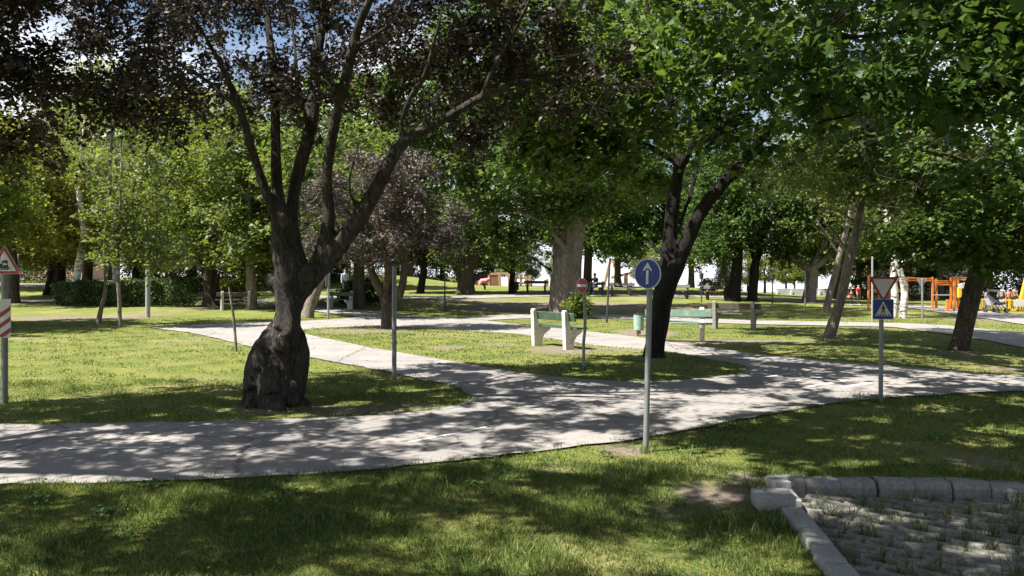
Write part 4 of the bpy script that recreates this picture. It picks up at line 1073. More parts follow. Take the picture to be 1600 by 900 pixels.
mid_tree('purple_tree', 'thin dark-trunked purple tree on the lawn left of the grassy mound', 657, 458,
         [[(656, 461, 7), (659, 440, 5.5), (662, 420, 5), (666, 395, 4), (668, 350, 3), (668, 300, 2)], [(662, 420, 3.5), (650, 395, 2.6), (640, 360, 1.8)]],
         [((662, 350), 0, (3.0, 2.4, 2.2), 80), ((690, 390), 0, (1.4, 1.4, 1.1), 24), ((630, 380), 0, (1.4, 1.4, 1.0), 20)], 'maple_bark', 'plum_leaf', 122, leaf=0.13, rc=0.8)
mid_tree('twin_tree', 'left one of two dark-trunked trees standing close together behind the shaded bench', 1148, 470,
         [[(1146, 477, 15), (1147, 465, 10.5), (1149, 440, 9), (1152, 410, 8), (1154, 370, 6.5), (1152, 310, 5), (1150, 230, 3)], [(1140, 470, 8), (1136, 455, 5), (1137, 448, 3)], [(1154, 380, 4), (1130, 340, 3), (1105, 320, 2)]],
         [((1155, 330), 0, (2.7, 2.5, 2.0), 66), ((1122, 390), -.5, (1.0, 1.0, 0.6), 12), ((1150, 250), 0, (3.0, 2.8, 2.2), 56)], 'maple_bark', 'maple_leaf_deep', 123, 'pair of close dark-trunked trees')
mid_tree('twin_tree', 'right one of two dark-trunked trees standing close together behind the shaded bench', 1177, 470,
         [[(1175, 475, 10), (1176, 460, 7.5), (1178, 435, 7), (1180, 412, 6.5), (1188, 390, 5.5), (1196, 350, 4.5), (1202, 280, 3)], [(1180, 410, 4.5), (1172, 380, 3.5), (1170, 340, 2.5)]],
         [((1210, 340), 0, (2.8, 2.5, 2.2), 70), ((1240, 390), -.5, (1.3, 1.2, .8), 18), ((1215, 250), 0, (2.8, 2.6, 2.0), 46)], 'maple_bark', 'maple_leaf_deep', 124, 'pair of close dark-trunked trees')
mid_tree('forked_tree', 'thick low-forking tree with pale trunk left of the leaning tree', 1265, 472,
         [[(1264, 477, 13), (1265, 460, 9.5), (1267, 440, 9), (1269, 425, 9.5), (1268, 415, 8)], [(1266, 424, 7), (1252, 412, 5.5), (1240, 405, 4.5), (1233, 395, 4), (1228, 370, 3)], [(1268, 420, 7), (1284, 408, 6), (1298, 396, 5), (1312, 385, 4.5), (1330, 350, 3)],
          [(1268, 418, 6), (1276, 400, 5), (1284, 380, 4.5), (1290, 340, 3.5), (1292, 290, 2)]],
         [((1270, 350), 0, (3.2, 2.8, 1.5), 50), ((1320, 330), 1, (2.4, 2.2, 2.2), 40), ((1225, 350), 0, (1.8, 1.8, 1.4), 26), ((1280, 270), 0, (3.2, 2.8, 2.2), 50), ((1298, 415), 2, (.9, .9, .6), 8)], 'grey_bark', 'mid_leaf', 125)
mid_tree('broad_tree', 'thick brown-trunked tree right of the clipped hedge', 330, 478,
         [[(329, 484, 19), (329, 470, 12.5), (328, 440, 11), (327, 410, 10), (326, 370, 8.5), (328, 320, 7), (325, 240, 5), (322, 140, 3)], [(336, 480, 9), (338, 450, 5), (340, 430, 4)], [(326, 370, 5), (350, 330, 4), (375, 290, 3)], [(327, 350, 5), (295, 310, 4), (265, 280, 3)]],
         [((320, 230), 0, (3.8, 3.4, 3.4), 90), ((290, 330), -1, (2.4, 2, 1.5), 40), ((365, 340), -1, (2.0, 1.8, 1.6), 36), ((355, 400), -1.5, (1.3, 1.2, 0.6), 16), ((300, 395), -2, (1.0, 1.0, .5), 10)], 'brown_bark', 'lime_leaf', 126)
mid_tree('broad_tree', 'grey mossy-trunked tree left of the old plum trunk', 393, 483,
         [[(392, 488, 11), (393, 470, 8.5), (393, 440, 7.5), (391, 410, 6.5), (390, 360, 5), (392, 280, 3.5), (396, 200, 2)], [(391, 400, 3.5), (410, 360, 2.5), (425, 320, 2)]],
         [((395, 280), 0, (2.6, 2.4, 2.6), 60), ((385, 370), -1, (1.6, 1.5, 1.1), 26), ((420, 420), 1, (1.0, 1.0, .9), 14)], 'grey_bark', 'mid_leaf', 127)
mid_tree('broad_tree', 'grey trunk leaning right behind the old plum', 487, 496,
         [[(480, 500, 12), (483, 485, 9), (489, 465, 9), (497, 445, 8.5), (505, 420, 7), (512, 380, 5.5), (520, 320, 4), (526, 240, 2.5)], [(500, 440, 4), (488, 400, 3), (480, 360, 2)]],
         [((520, 260), 0, (2.6, 2.4, 2.6), 56), ((500, 370), 1, (1.4, 1.4, 1.0), 20)], 'grey_bark', 'mid_leaf', 128)
mid_tree('slim_tree', 'slim young tree with bowed trunk in front of the clipped hedge', 153, 506,
         [[(152, 508, 4), (154, 492, 3.4), (159, 475, 3.2), (164, 455, 3), (165, 425, 2.8), (163, 390, 2.6), (168, 330, 2.4), (172, 260, 2.2), (174, 190, 1.6), (175, 120, 1)], [(168, 330, 1.6), (190, 300, 1.3), (205, 290, .9)], [(170, 300, 1.6), (150, 275, 1.3), (140, 265, .9)]],
         [((172, 220), 0, (1.7, 1.5, 2.0), 60), ((205, 330), -.3, (1.0, 1.1, .7), 20), ((210, 395), -.4, (1.2, 1.0, .4), 16), ((175, 130), 0, (1.0, 1.0, 0.8), 18)], 'grey_bark', 'lime_leaf', 129, 'slim young trees on the left lawn', leaf=0.10, rc=0.5, n=70)
mid_tree('slim_tree', 'slim straight young tree right of the bowed one before the hedge', 188, 511,
         [[(188, 513, 3.4), (187, 490, 3), (186, 460, 2.8), (184, 430, 2.6), (183, 400, 2.4), (186, 340, 2.2), (188, 280, 1.6), (190, 210, 1)]],
         [((205, 290), 0, (1.5, 1.3, 1.4), 46), ((215, 385), -.3, (1.3, 1.0, .6), 26), ((260, 405), -.2, (.9, .8, .3), 10)], 'grey_bark', 'mid_leaf', 130, 'slim young trees on the left lawn', leaf=0.10, rc=0.5, n=70)
mid_tree('dark_tree', 'dark double-trunked tree left of the curved birch', 92, 462,
         [[(91, 464, 9), (94, 440, 7.5), (95, 410, 7), (94, 370, 6), (96, 300, 4.5), (98, 200, 3)], [(84, 463, 6), (87, 430, 4.5), (86, 390, 4)]],
         [((60, 300), 0, (4.2, 3.6, 4.0), 80), ((95, 380), -1, (2.4, 2.0, 1.3), 36), ((40, 390), -1, (2.6, 2.2, 1.3), 30)], 'maple_bark', 'gold_leaf', 131)
mid_tree('dark_tree', 'leaning dark trunk at the far left beyond the side path', 73, 461,
         [[(72, 463, 6), (76, 445, 5), (80, 425, 4), (82, 400, 3), (80, 350, 2.4), (78, 280, 1.6)]], [((70, 350), 0, (2.0, 2.0, 1.8), 30)], 'maple_bark', 'lime_leaf', 132)
for k, (px, py, dpx) in enumerate([(752 + 48, 458, 4.5), (866, 456, 4)]):
    mid_tree('slender_tree', ['slender dark trunk left of the far benches', 'slender dark trunk just left of the thick grey trunk'][k], px, py,
             [[(px, py + 3, dpx + 2), (px, py - 15, dpx), (px + 1, py - 45, dpx - .5), (px - 1, py - 90, dpx - 1.5), (px, py - 170, 1.5)], [(px, py - 30, 2), (px - 22, py - 45, 1.4), (px - 45, py - 62, .9)]],
             [((px - 2, py - 130), 0, (2.4, 2.2, 2.0), 44)], 'maple_bark', 'maple_leaf', 133 + k)

# ---- prototypes for the belts of trees further off; each tree is its own object with shared meshes
def proto(kind, seed):
    rg = np.random.default_rng(seed)
    H = 10.0
    if kind == 'spruce':
        paths = [(np.array([(0, 0, -.2), (0, 0, 4), (0, 0, 8), (0, 0, 10)]), np.array([.2, .14, .07, .01]))]
        cent = []
        for z in np.arange(1.0, 9.8, 0.42):
            R = 2.1 * (1 - z / 10.2) + .15
            for a in np.arange(0, 6.28, 6.28 / max(5, int(R * 7))):
                for q in (0.45, 0.8, 1.0): cent.append((R * q * math.cos(a + z), R * q * math.sin(a + z), z - 0.35 * q * R * .6))
        cent = np.array(cent)
        lv, lf, sv, sf = clump_leaves(cent, 0.3, 22, 0.28, 'needle', rg, up=.5, aspect=.28, flat=.5)
    else:
        paths = [(np.array([(0, 0, -.3), (0.05, 0, 1.2), (.1, .05, 2.6), (0.05, .1, 4.5), (-.1, 0, 6.5), (0, 0, 8.5)]), np.array([.30, .22, .19, .15, .09, .03]))]
        for k in range(7):
            a = k * 2.4 + rg.random(); z0 = 2.0 + k * 0.6; L = 2.6 - k * .15
            paths.append((np.array([(.05, .05, z0), (.4 * L * math.cos(a), .4 * L * math.sin(a), z0 + .9), (L * math.cos(a), L * math.sin(a), z0 + 1.7)]), np.array([.10, .07, .03])))
        sh = {'round': [((0, 0, 6.0), (3.4, 3.4, 3.6), 150), ((.8, -.5, 3.2), (2.4, 2.2, 1.0), 36)], 'tall': [((0, 0, 6.2), (2.4, 2.4, 4.0), 130), ((-.3, -.3, 2.9), (1.7, 1.7, 1.0), 30)],
              'wide': [((-1.4, 0, 5.4), (2.6, 2.8, 2.6), 70), ((1.6, .3, 6.2), (2.6, 2.6, 3.0), 80), ((0, -.6, 3.0), (3.0, 2.4, .9), 44)]}[kind]
        cent = np.concatenate([ellip_points(n, c, r, rg) for c, r, n in sh])
        cent = cent[np.array([mnoise.noise(Vector(c) * .6 + Vector((seed, 0, 0))) > -0.33 for c in cent])]
        lv, lf, sv, sf = clump_leaves(cent, 0.75, 140, 0.15, 'oval', rg, aspect=.9)
    V, F, SK, SR = limbs_mesh(paths, 0.3, 8)
    tv, tf = (np.zeros((0, 3)), np.zeros((0, 4), int)) if kind == 'spruce' else grow(SK, SR, cent, rg, 0.012, 0.05, sides=4)
    tm = mesh_np('trunk', np.concatenate([roughen(V, .04, 2, .5, seed), tv]), [np.concatenate([F, tf + len(V)])], M['brown_bark'], True)
    return tm, mesh_np('crown', lv, lf, M['mid_leaf'])
PROTO = {k: proto(k, 300 + i) for i, k in enumerate(['round', 'tall', 'wide', 'spruce'])}
def belt_tree(kind, x, y, h, leafmat, label, rz, name='background_tree', group='trees in the background belt', wide=1.0, bark=None):
    z = float(gz(x, y))
    root = empty(name, (x, y, z), rz, label, 'tree', group)
    s = h / 10.0
    for nm, me in zip(('trunk', 'crown'), PROTO[kind]):
        o = bpy.data.objects.new(nm, me); o.scale = (s * wide, s * wide, s); link(o, root)
        if nm == 'crown':
            o['kind'] = 'stuff'
            o.material_slots[0].link = 'OBJECT'; o.material_slots[0].material = M[leafmat]
        elif bark:
            o.material_slots[0].link = 'OBJECT'; o.material_slots[0].material = M[bark]
    return root
def bx(px, Y): return (px - 800) / F_PX * Y
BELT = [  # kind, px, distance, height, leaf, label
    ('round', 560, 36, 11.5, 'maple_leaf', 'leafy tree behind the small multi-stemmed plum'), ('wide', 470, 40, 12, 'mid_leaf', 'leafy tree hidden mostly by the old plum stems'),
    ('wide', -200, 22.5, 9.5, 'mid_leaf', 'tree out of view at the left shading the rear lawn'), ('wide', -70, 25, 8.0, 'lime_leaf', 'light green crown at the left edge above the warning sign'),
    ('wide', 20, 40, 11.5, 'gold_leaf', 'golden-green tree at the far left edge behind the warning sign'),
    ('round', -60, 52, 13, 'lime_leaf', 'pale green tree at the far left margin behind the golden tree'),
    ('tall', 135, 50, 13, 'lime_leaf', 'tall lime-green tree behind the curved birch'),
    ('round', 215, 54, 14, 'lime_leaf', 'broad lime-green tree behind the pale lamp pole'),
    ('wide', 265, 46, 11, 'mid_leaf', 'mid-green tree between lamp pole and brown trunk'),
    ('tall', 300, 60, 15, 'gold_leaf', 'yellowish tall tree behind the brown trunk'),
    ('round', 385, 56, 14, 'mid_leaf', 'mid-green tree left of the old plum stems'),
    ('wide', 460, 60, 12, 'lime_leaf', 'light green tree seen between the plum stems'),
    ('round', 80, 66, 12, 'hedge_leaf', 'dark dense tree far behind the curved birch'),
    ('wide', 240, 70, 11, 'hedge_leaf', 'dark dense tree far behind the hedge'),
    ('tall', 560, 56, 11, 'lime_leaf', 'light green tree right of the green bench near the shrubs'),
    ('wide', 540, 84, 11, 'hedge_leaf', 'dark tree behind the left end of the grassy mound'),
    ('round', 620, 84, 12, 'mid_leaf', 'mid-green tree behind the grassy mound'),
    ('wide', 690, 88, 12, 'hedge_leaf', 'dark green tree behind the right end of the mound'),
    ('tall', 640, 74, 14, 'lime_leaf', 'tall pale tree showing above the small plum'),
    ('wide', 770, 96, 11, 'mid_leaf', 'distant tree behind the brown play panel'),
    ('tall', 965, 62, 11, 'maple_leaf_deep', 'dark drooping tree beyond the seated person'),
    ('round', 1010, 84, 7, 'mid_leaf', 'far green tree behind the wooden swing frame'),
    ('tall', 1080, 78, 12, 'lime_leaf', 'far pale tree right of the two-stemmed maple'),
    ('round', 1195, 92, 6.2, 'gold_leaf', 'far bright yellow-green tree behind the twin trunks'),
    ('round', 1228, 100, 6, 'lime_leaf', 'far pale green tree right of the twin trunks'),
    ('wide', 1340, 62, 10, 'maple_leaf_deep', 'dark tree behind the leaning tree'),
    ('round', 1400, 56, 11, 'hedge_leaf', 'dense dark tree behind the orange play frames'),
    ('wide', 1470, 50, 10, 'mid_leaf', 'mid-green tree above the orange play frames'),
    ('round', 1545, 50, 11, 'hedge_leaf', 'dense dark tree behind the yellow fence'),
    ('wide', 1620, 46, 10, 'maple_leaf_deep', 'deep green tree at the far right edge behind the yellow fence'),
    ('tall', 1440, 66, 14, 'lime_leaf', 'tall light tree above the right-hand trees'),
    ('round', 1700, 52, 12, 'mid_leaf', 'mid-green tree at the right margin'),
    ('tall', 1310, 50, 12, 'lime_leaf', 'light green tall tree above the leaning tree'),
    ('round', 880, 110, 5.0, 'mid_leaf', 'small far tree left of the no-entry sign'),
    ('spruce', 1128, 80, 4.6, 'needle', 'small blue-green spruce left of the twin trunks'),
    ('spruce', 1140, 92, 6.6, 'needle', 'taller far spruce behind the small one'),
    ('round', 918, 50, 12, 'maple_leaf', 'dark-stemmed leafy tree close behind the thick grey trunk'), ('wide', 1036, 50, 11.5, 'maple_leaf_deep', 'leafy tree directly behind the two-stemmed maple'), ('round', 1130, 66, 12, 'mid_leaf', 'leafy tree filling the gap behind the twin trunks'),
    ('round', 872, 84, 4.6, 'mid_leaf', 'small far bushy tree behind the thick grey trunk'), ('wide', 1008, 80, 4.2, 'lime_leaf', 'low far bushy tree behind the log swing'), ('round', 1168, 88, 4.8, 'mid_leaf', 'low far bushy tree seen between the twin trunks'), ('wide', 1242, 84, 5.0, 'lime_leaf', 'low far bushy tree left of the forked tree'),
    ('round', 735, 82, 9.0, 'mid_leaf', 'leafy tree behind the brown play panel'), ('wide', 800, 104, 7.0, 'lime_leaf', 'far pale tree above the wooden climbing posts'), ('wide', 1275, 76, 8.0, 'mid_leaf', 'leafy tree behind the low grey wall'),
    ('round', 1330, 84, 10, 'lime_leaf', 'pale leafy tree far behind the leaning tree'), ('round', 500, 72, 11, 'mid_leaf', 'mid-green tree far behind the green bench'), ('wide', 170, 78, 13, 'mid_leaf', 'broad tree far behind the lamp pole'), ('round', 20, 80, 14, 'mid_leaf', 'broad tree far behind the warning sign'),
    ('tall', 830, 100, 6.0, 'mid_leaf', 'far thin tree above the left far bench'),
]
rg = np.random.default_rng(77)
for k, (x, y, h) in enumerate([(2.5, -7.5, 12), (9.5, -4.5, 11), (-3.5, -12, 12), (15, 1.5, 12)]):  # unseen trees, added to cut the sky light coming from behind
    belt_tree(['round', 'wide', 'round', 'tall'][k], x, y, h, 'mid_leaf', ['round-crowned tree behind the viewpoint', 'wide tree behind the viewpoint to the right', 'large tree well behind the viewpoint', 'tall tree out of view at the right of the bay'][k], 1.3 * k, group='trees behind the viewpoint')
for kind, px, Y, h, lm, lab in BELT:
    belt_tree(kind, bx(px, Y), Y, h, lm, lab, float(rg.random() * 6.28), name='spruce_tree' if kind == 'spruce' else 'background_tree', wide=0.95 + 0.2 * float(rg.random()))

# ---- hedge and shrubs
def leafy_box(name, label, cat, c0, c1, depth, h, seed, mat='hedge_leaf', n=15000, rough=0.12, size=0.08, group=None):
    """clipped hedge along the line c0-c1: leaves through a slab with an uneven face, woody stems inside"""
    rg = np.random.default_rng(seed)
    a, b = np.array(c0, float), np.array(c1, float); d = b - a; L = np.linalg.norm(d[:2]); u = d / L; v = np.array((-u[1], u[0], 0))
    root = empty(name, tuple(a), 0, label, cat, group)
    s = rg.random(n); w = np.where(rg.random(n) < .6, np.sign(rg.random(n) - .5) * (0.8 + .2 * rg.random(n)), rg.random(n) * 2 - 1) * depth / 2
    zz = np.where(rg.random(n) < .25, 1 - .12 * rg.random(n), rg.random(n)) * h
    bump = np.array([mnoise.noise(Vector((q * L * 1.1, k * .8, seed))) for q, k in zip(s, zz)])
    C = u * (s * L)[:, None] + v * (w * (1 + bump * 1.2))[:, None]; C[:, 2] = zz * (1 + bump * rough * 2.2) + 0.06
    C += rg.normal(size=C.shape) * 0.05
    nrm = rg.normal(size=(n, 3)) * .7 + v * np.sign(w)[:, None] * .5; nrm[:, 2] += .5
    lv, lf = leaves(C, nrm, size * np.exp(rg.normal(0, .25, n)), 'oval', rg, .7)
    f = mobj('foliage', mesh_np('foliage', lv, lf, M[mat]), None, root); f['kind'] = 'stuff'
    mb_ = MB()
    for k in range(int(L * 4)):
        q = u * (k + .5) / 4 + v * rg.normal() * depth * .15
        t = q + np.array((rg.normal() * .15, rg.normal() * .15, h * .9))
        mb_.tube([tuple(q - np.array((0, 0, .1))), tuple((q + t) / 2 + rg.normal(size=3) * .06), tuple(t)], [.02, .015, .006], 5)
    mb_.build('stems', M['brown_bark'], root)
    return root
h0, h1 = G(92, 477), G(300, 478)
leafy_box('clipped_hedge', 'low clipped dark green hedge on the left lawn', 'hedge', h0, h1, 1.3, 1.05, 41, n=26000, rough=0.30)
s0, s1 = P(200, 470, 52), P(385, 470, 52)
s0.z = float(gz(s0.x, s0.y)); s1.z = float(gz(s1.x, s1.y))
leafy_box('hedge', 'tall dark hedge far behind the clipped hedge', 'hedge', s0, s1, 1.6, 2.4, 42, n=20000, size=.12, rough=.25)
s0, s1 = P(-120, 470, 62), P(110, 470, 62)
s0.z = float(gz(s0.x, s0.y)); s1.z = float(gz(s1.x, s1.y))
leafy_box('hedge', 'long dark hedge at the far left beyond the paths', 'hedge', s0, s1, 1.4, 1.5, 46, n=14000, size=.12, rough=.25)
s0, s1 = P(1330, 470, 54), P(1700, 470, 50)
s0.z = float(gz(s0.x, s0.y)); s1.z = float(gz(s1.x, s1.y))
leafy_box('hedge', 'dark shrubbery behind the orange and yellow play equipment', 'hedge', s0, s1, 2.0, 2.6, 47, n=26000, size=.13, rough=.3)
s0, s1 = P(540, 470, 80), P(770, 470, 84)
s0.z = float(gz(s0.x, s0.y)) - .2; s1.z = float(gz(s1.x, s1.y)) - .5
leafy_box('hedge', 'dark green shrubbery behind the grassy mound', 'hedge', s0, s1, 2.4, 3.4, 61, n=22000, size=.17, rough=.35)
s0, s1 = P(400, 470, 60), P(545, 470, 62)
s0.z = float(gz(s0.x, s0.y)) - .1; s1.z = float(gz(s1.x, s1.y)) - .1
leafy_box('hedge', 'dark shrubbery glimpsed behind the old plum stems', 'hedge', s0, s1, 1.8, 2.0, 62, n=14000, size=.14, rough=.35)
def shrub(label, base, r, h, seed, mat, n_cl, size, lean=(0, 0), group='shrubs', n=60, rc=.28):
    rg = np.random.default_rng(seed); root = empty('shrub', base, 0, label, 'shrub', group)
    cent = ellip_points(n_cl, (lean[0], lean[1], h * .55), (r, r, h * .5), rg)
    paths = [(np.array([(0, 0, -.05), (rg.normal() * r * .2, rg.normal() * r * .2, h * .35), (rg.normal() * r * .5, rg.normal() * r * .5, h * .8)]), np.array([.03, .022, .008])) for _ in range(5)]
    V, F, SK, SR = limbs_mesh(paths, .15, 6)
    tv, tf = grow(SK, SR, cent, rg, .004, .014, sides=4)
    mobj('stems', mesh_np('stems', np.concatenate([V, tv]), [np.concatenate([F, tf + len(V)])], M['brown_bark'], True), None, root)
    lv, lf, sv, sf = clump_leaves(cent, rc, n, size, 'oval', rg, up=.5, aspect=.7)
    o = mobj('foliage', mesh_np('foliage', lv, lf, M[mat]), None, root); o['kind'] = 'stuff'
shrub('sunlit yellow-green sprouts at the foot of the thick grey trunk', G(903, 497), .42, .85, 43, 'lime_leaf', 26, .13, n=40)
shrub('dark rounded shrub beside the green bench behind the plum', G(570, 477), 1.0, 1.3, 44, 'hedge_leaf', 90, .09)
shrub('dark low shrub left of the small multi-stemmed plum', G(548, 474), .7, .9, 45, 'hedge_leaf', 50, .09)
shrub('pale small shrub far behind the right-hand bench', G(1105, 459), .6, .9, 48, 'lime_leaf', 30, .09)
shrub('leafy sprouts at the left foot of the brown trunk', G(360, 472), .8, 1.2, 49, 'lime_leaf', 60, .10)
# ------------------------------------------------------------------ kerb, edging, paved bay
paved = empty('paved_bay', (0, 0, 0)); paved['kind'] = 'structure'
# grid pavers: long hexagon rings with a planting hole, laid in offset rows
def paver_mesh():
    L, Wd, T, H = 0.275, 0.158, 0.036, 0.07
    def ring(l, w, z, n=14):
        out = []
        for k in range(n):
            a = 2 * math.pi * k / n
            c, s = math.cos(a), math.sin(a)
            q = (abs(c) ** 3 + abs(s) ** 3) ** (-1 / 3)
            out.append((l * q * c, w * q * s, z))
        return out
    hl, hw = L / 2 - .003, Wd / 2 - .003
    R = [ring(hl, hw, 0), ring(hl, hw, H - .010), ring(hl - .010, hw - .010, H), ring(hl - T + .006, hw - T + .006, H), ring(hl - T - .004, hw - T - .004, H - .010), ring(hl - T - .006, hw - T - .006, 0.01)]
    n = 14; V = sum(R, []); F = []
    for r in range(5):
        for k in range(n): F.append((r * n + k, r * n + (k + 1) % n, (r + 1) * n + (k + 1) % n, (r + 1) * n + k))
    me = bpy.data.meshes.new('paver'); me.from_pydata(V, [], F); me.materials.append(M['paver'])
    me.polygons.foreach_set('use_smooth', np.ones(len(F), bool)); me.set_sharp_from_angle(angle=math.radians(50))
    return me
pm = paver_mesh()
rg = np.random.default_rng(31)
ang = math.radians(-33)
ca, sa = math.cos(ang), math.sin(ang)
inner = PAVE + np.array([(0.16, -0.14), (-.1, -.12), (-.1, .1), (.15, .1), (.15, 0), (.15, 0)])
pv = []
for i in range(-40, 60):
    for j in range(-60, 90):
        u = i * 0.277 + (j % 2) * 0.1385; v = j * 0.146
        x, y = 3 + ca * u - sa * v, 4.8 + sa * u + ca * v
        if y < 3.3 or x > 5.0: continue
        if bool(in_poly(x, y, inner)): pv.append((x, y))
sp_ = [(x, y, int(rg.integers(16, 60)), rg.uniform(.12, .19), .028) for x, y in pv if rg.random() < .8]
sp_ += [(x + ca * .138, y + sa * .138, int(rg.integers(2, 12)), rg.uniform(.10, .15), .02) for x, y in pv if rg.random() < .5]
V, T = tufts(sp_, 9)
tag(mobj('paving_grass', mesh_np('paving_grass', V, [T], M['grass_blade'])), 'grass growing in the holes and joints of the paved bay', 'grass', kind='stuff')
pv.sort(key=lambda q: (q[0] - 2.6) ** 2 + (q[1] - 4.6) ** 2)
for x, y in pv[:300]:
    o = bpy.data.objects.new('paver', pm)
    o.location = (x, y, -0.165 + rg.normal() * 0.006); o.rotation_euler = (rg.normal() * .035, rg.normal() * .035, ang + rg.normal() * .04)
    link(o, paved)
if len(pv) > 300:
    Vp = np.array([v.co[:] for v in pm.vertices]); Fp = np.array([tuple(p.vertices) for p in pm.polygons]); Vs = []; Fs = []
    for k, (x, y) in enumerate(pv[300:]):
        q = np.stack([x + ca * Vp[:, 0] - sa * Vp[:, 1], y + sa * Vp[:, 0] + ca * Vp[:, 1], Vp[:, 2] - .165 + rg.normal() * .006], 1)
        Vs.append(q); Fs.append(Fp + k * len(Vp))
    o = mobj('paver', mesh_np('pavers', np.concatenate(Vs), [np.concatenate(Fs)], M['paver']), None, paved); o['kind'] = 'stuff'
# kerbstones along the back of the bay
kerb = empty('kerb', (0, 0, 0)); kerb['kind'] = 'structure'
def stone(parent, name, a, b, w, z0, z1, mat, slope=0.04, bev=0.018, jig=0.006):
    """block from a to b (world xy, left side line), width w to the right of travel, with chamfered face"""
    a, b = Vector((a[0], a[1], 0)), Vector((b[0], b[1], 0)); d = (b - a).normalized(); n = Vector((d.y, -d.x, 0))
    L = (b - a).length - 0.008
    m = MB()
    prof = [(0, z0), (w, z0), (w, z1 - 0.05), (w - slope, z1), (0, z1)]
    V = [];
    for t in (0, L):
        for q, z in prof: V.append(a + d * (t + .004) + n * q + Vector((0, 0, z + rg.normal() * jig * .3)))
    k = len(prof)
    m.add(V, [tuple(range(k))[::-1], tuple(range(k, 2 * k))] + [(i, (i + 1) % k, k + (i + 1) % k, k + i) for i in range(k)])
    return m.build(name, mat, parent, bev, True)
A = np.array((2.04, 6.23)); B = np.array((5.6, 5.90)); dirk = (B - A) / np.linalg.norm(B - A)
pos = 0.0
while pos < 3.5:
    L = 0.272 + rg.normal() * .006
    off = np.array((rg.normal() * .004, rg.normal() * .008))
    stone(kerb, 'kerbstone', A + dirk * pos + off, A + dirk * (pos + L) + off, 0.17, -0.24, 0.004 + rg.normal() * .005, M['kerb'], 0.04, 0.007)
    pos += L + .004
# low edging down the left of the bay
edge = empty('edging', (0, 0, 0)); edge['kind'] = 'structure'
for (xa, ya), (xb, yb), w_, zt in [((2.13, 6.10), (2.15, 5.90), .14, .02), ((2.15, 5.895), (2.11, 5.58), .15, -.03), ((2.00, 5.30), (1.95, 4.86), .145, .012), ((1.95, 4.855), (1.915, 4.57), .145, .008),
                                 ((1.915, 4.565), (1.88, 4.28), .145, .004), ((1.88, 4.275), (1.825, 3.80), .145, .004), ((1.825, 3.795), (1.77, 3.30), .145, .004)]:
    stone(edge, 'edging_stone', (xa, ya), (xb, yb), w_, -.24, zt, M['edging'], .010, .006)
blk = MB()
blk.box((0, 0, 0.055), (0.26, 0.21, 0.26))
o = blk.build('concrete_block', M['edging'], None, 0.008, True)
o.location = (1.855, 5.45, -0.115); o.rotation_euler = (math.radians(2), math.radians(-1.5), math.radians(-3))
tag(o, 'loose grey concrete block at the gap in the edging of the paved bay', 'block')

# ------------------------------------------------------------------ road signs
def circle(r, n=40, cx=0, cz=0): return [(cx + r * math.cos(2 * math.pi * k / n), cz + r * math.sin(2 * math.pi * k / n)) for k in range(n)]
def rtri(s, up=True, r=0.12, cz=0.0, n=5):
    """rounded triangle, side s"""
    R = s / math.sqrt(3); out = []
    rad = r * s * 0.35
    for k in range(3):
        a = math.pi / 2 + k * 2 * math.pi / 3 + (0 if up else math.pi)
        c = ((R - 2 * rad) * math.cos(a), (R - 2 * rad) * math.sin(a) + cz)
        for j in range(n):
            b = a - math.pi / 3 + j * (2 * math.pi / 3) / (n - 1)
            out.append((c[0] + rad * math.cos(b), c[1] + rad * math.sin(b)))
    return out
def rrect(w, h, r, cx=0, cz=0, n=4):
    out = []
    for sx, sz, a0 in ((1, 1, 0), (-1, 1, math.pi / 2), (-1, -1, math.pi), (1, -1, 1.5 * math.pi)):
        for j in range(n):
            a = a0 + j * math.pi / 2 / (n - 1)
            out.append((cx + sx * (w / 2 - r) + r * math.cos(a), cz + sz * (h / 2 - r) + r * math.sin(a)))
    return out
def layer(name, polys, k, mat, parent, z, y0=-0.045):
    """flat print on a plate: layer k stands k x 1.2 mm proud of the plate"""
    m = MB()
    for p in polys: m.prism([(a, b + z) for a, b in p], y0 - 0.0012 * k, y0 + 0.0005)
    return m.build(name, mat, parent)
def sign_root(px, py, rz, label, tilt=(0, 0)):
    g = G(px, py)
    if bool(in_poly(g.x, g.y, ISLAND)): g.z = 0.02
    r = empty('road_sign', g, rz, label, 'road sign', 'road signs of the traffic garden')
    r.rotation_euler = (tilt[0], tilt[1], rz)
    return r
def pole(root, h, r=0.028, mat='zinc', bend=None):
    m = MB()
    pts = [(0, 0, -0.15), (0, 0, h * .33), (0, 0, h * .66), (0, 0, h)]
    if bend: pts = [(bend * math.sin(t * math.pi) if t > 0.45 else 0.0, 0, -0.15 + (h + .15) * t) for t in np.linspace(0, 1, 9)]
    m.tube(pts, [r] * len(pts), 14)
    p = m.build('pole', M[mat], root, 0, True)
    c = MB(); c.tube([(pts[-1][0], 0, h), (pts[-1][0], 0, h + .008)], [r * 1.08, r * .9], 14); c.build('pole_cap', M[mat], root, 0, True)
    return p
def plate(root, pts, z, mat, th=0.004, y0=-0.04):
    m = MB(); m.prism([(a, b + z) for a, b in pts], y0 - .005, y0)
    return m.build('sign_plate', mat, root)
def clamps(root, zs, r=0.034):
    for z in zs:
        m = MB(); m.tube([(0, 0, z - .012), (0, 0, z + .012)], [r, r], 14); m.box((0, -0.035, z), (0.07, 0.012, 0.024)); m.build('clamp', M['zinc'], root)
def bolts(plate_, z, pts, y=-0.047):
    for x, q in pts:
        m = MB(); m.tube([(x, y, z + q), (x, y - .004, z + q)], [.006, .005], 8); m.build('bolt', M['zinc_pale'], plate_)

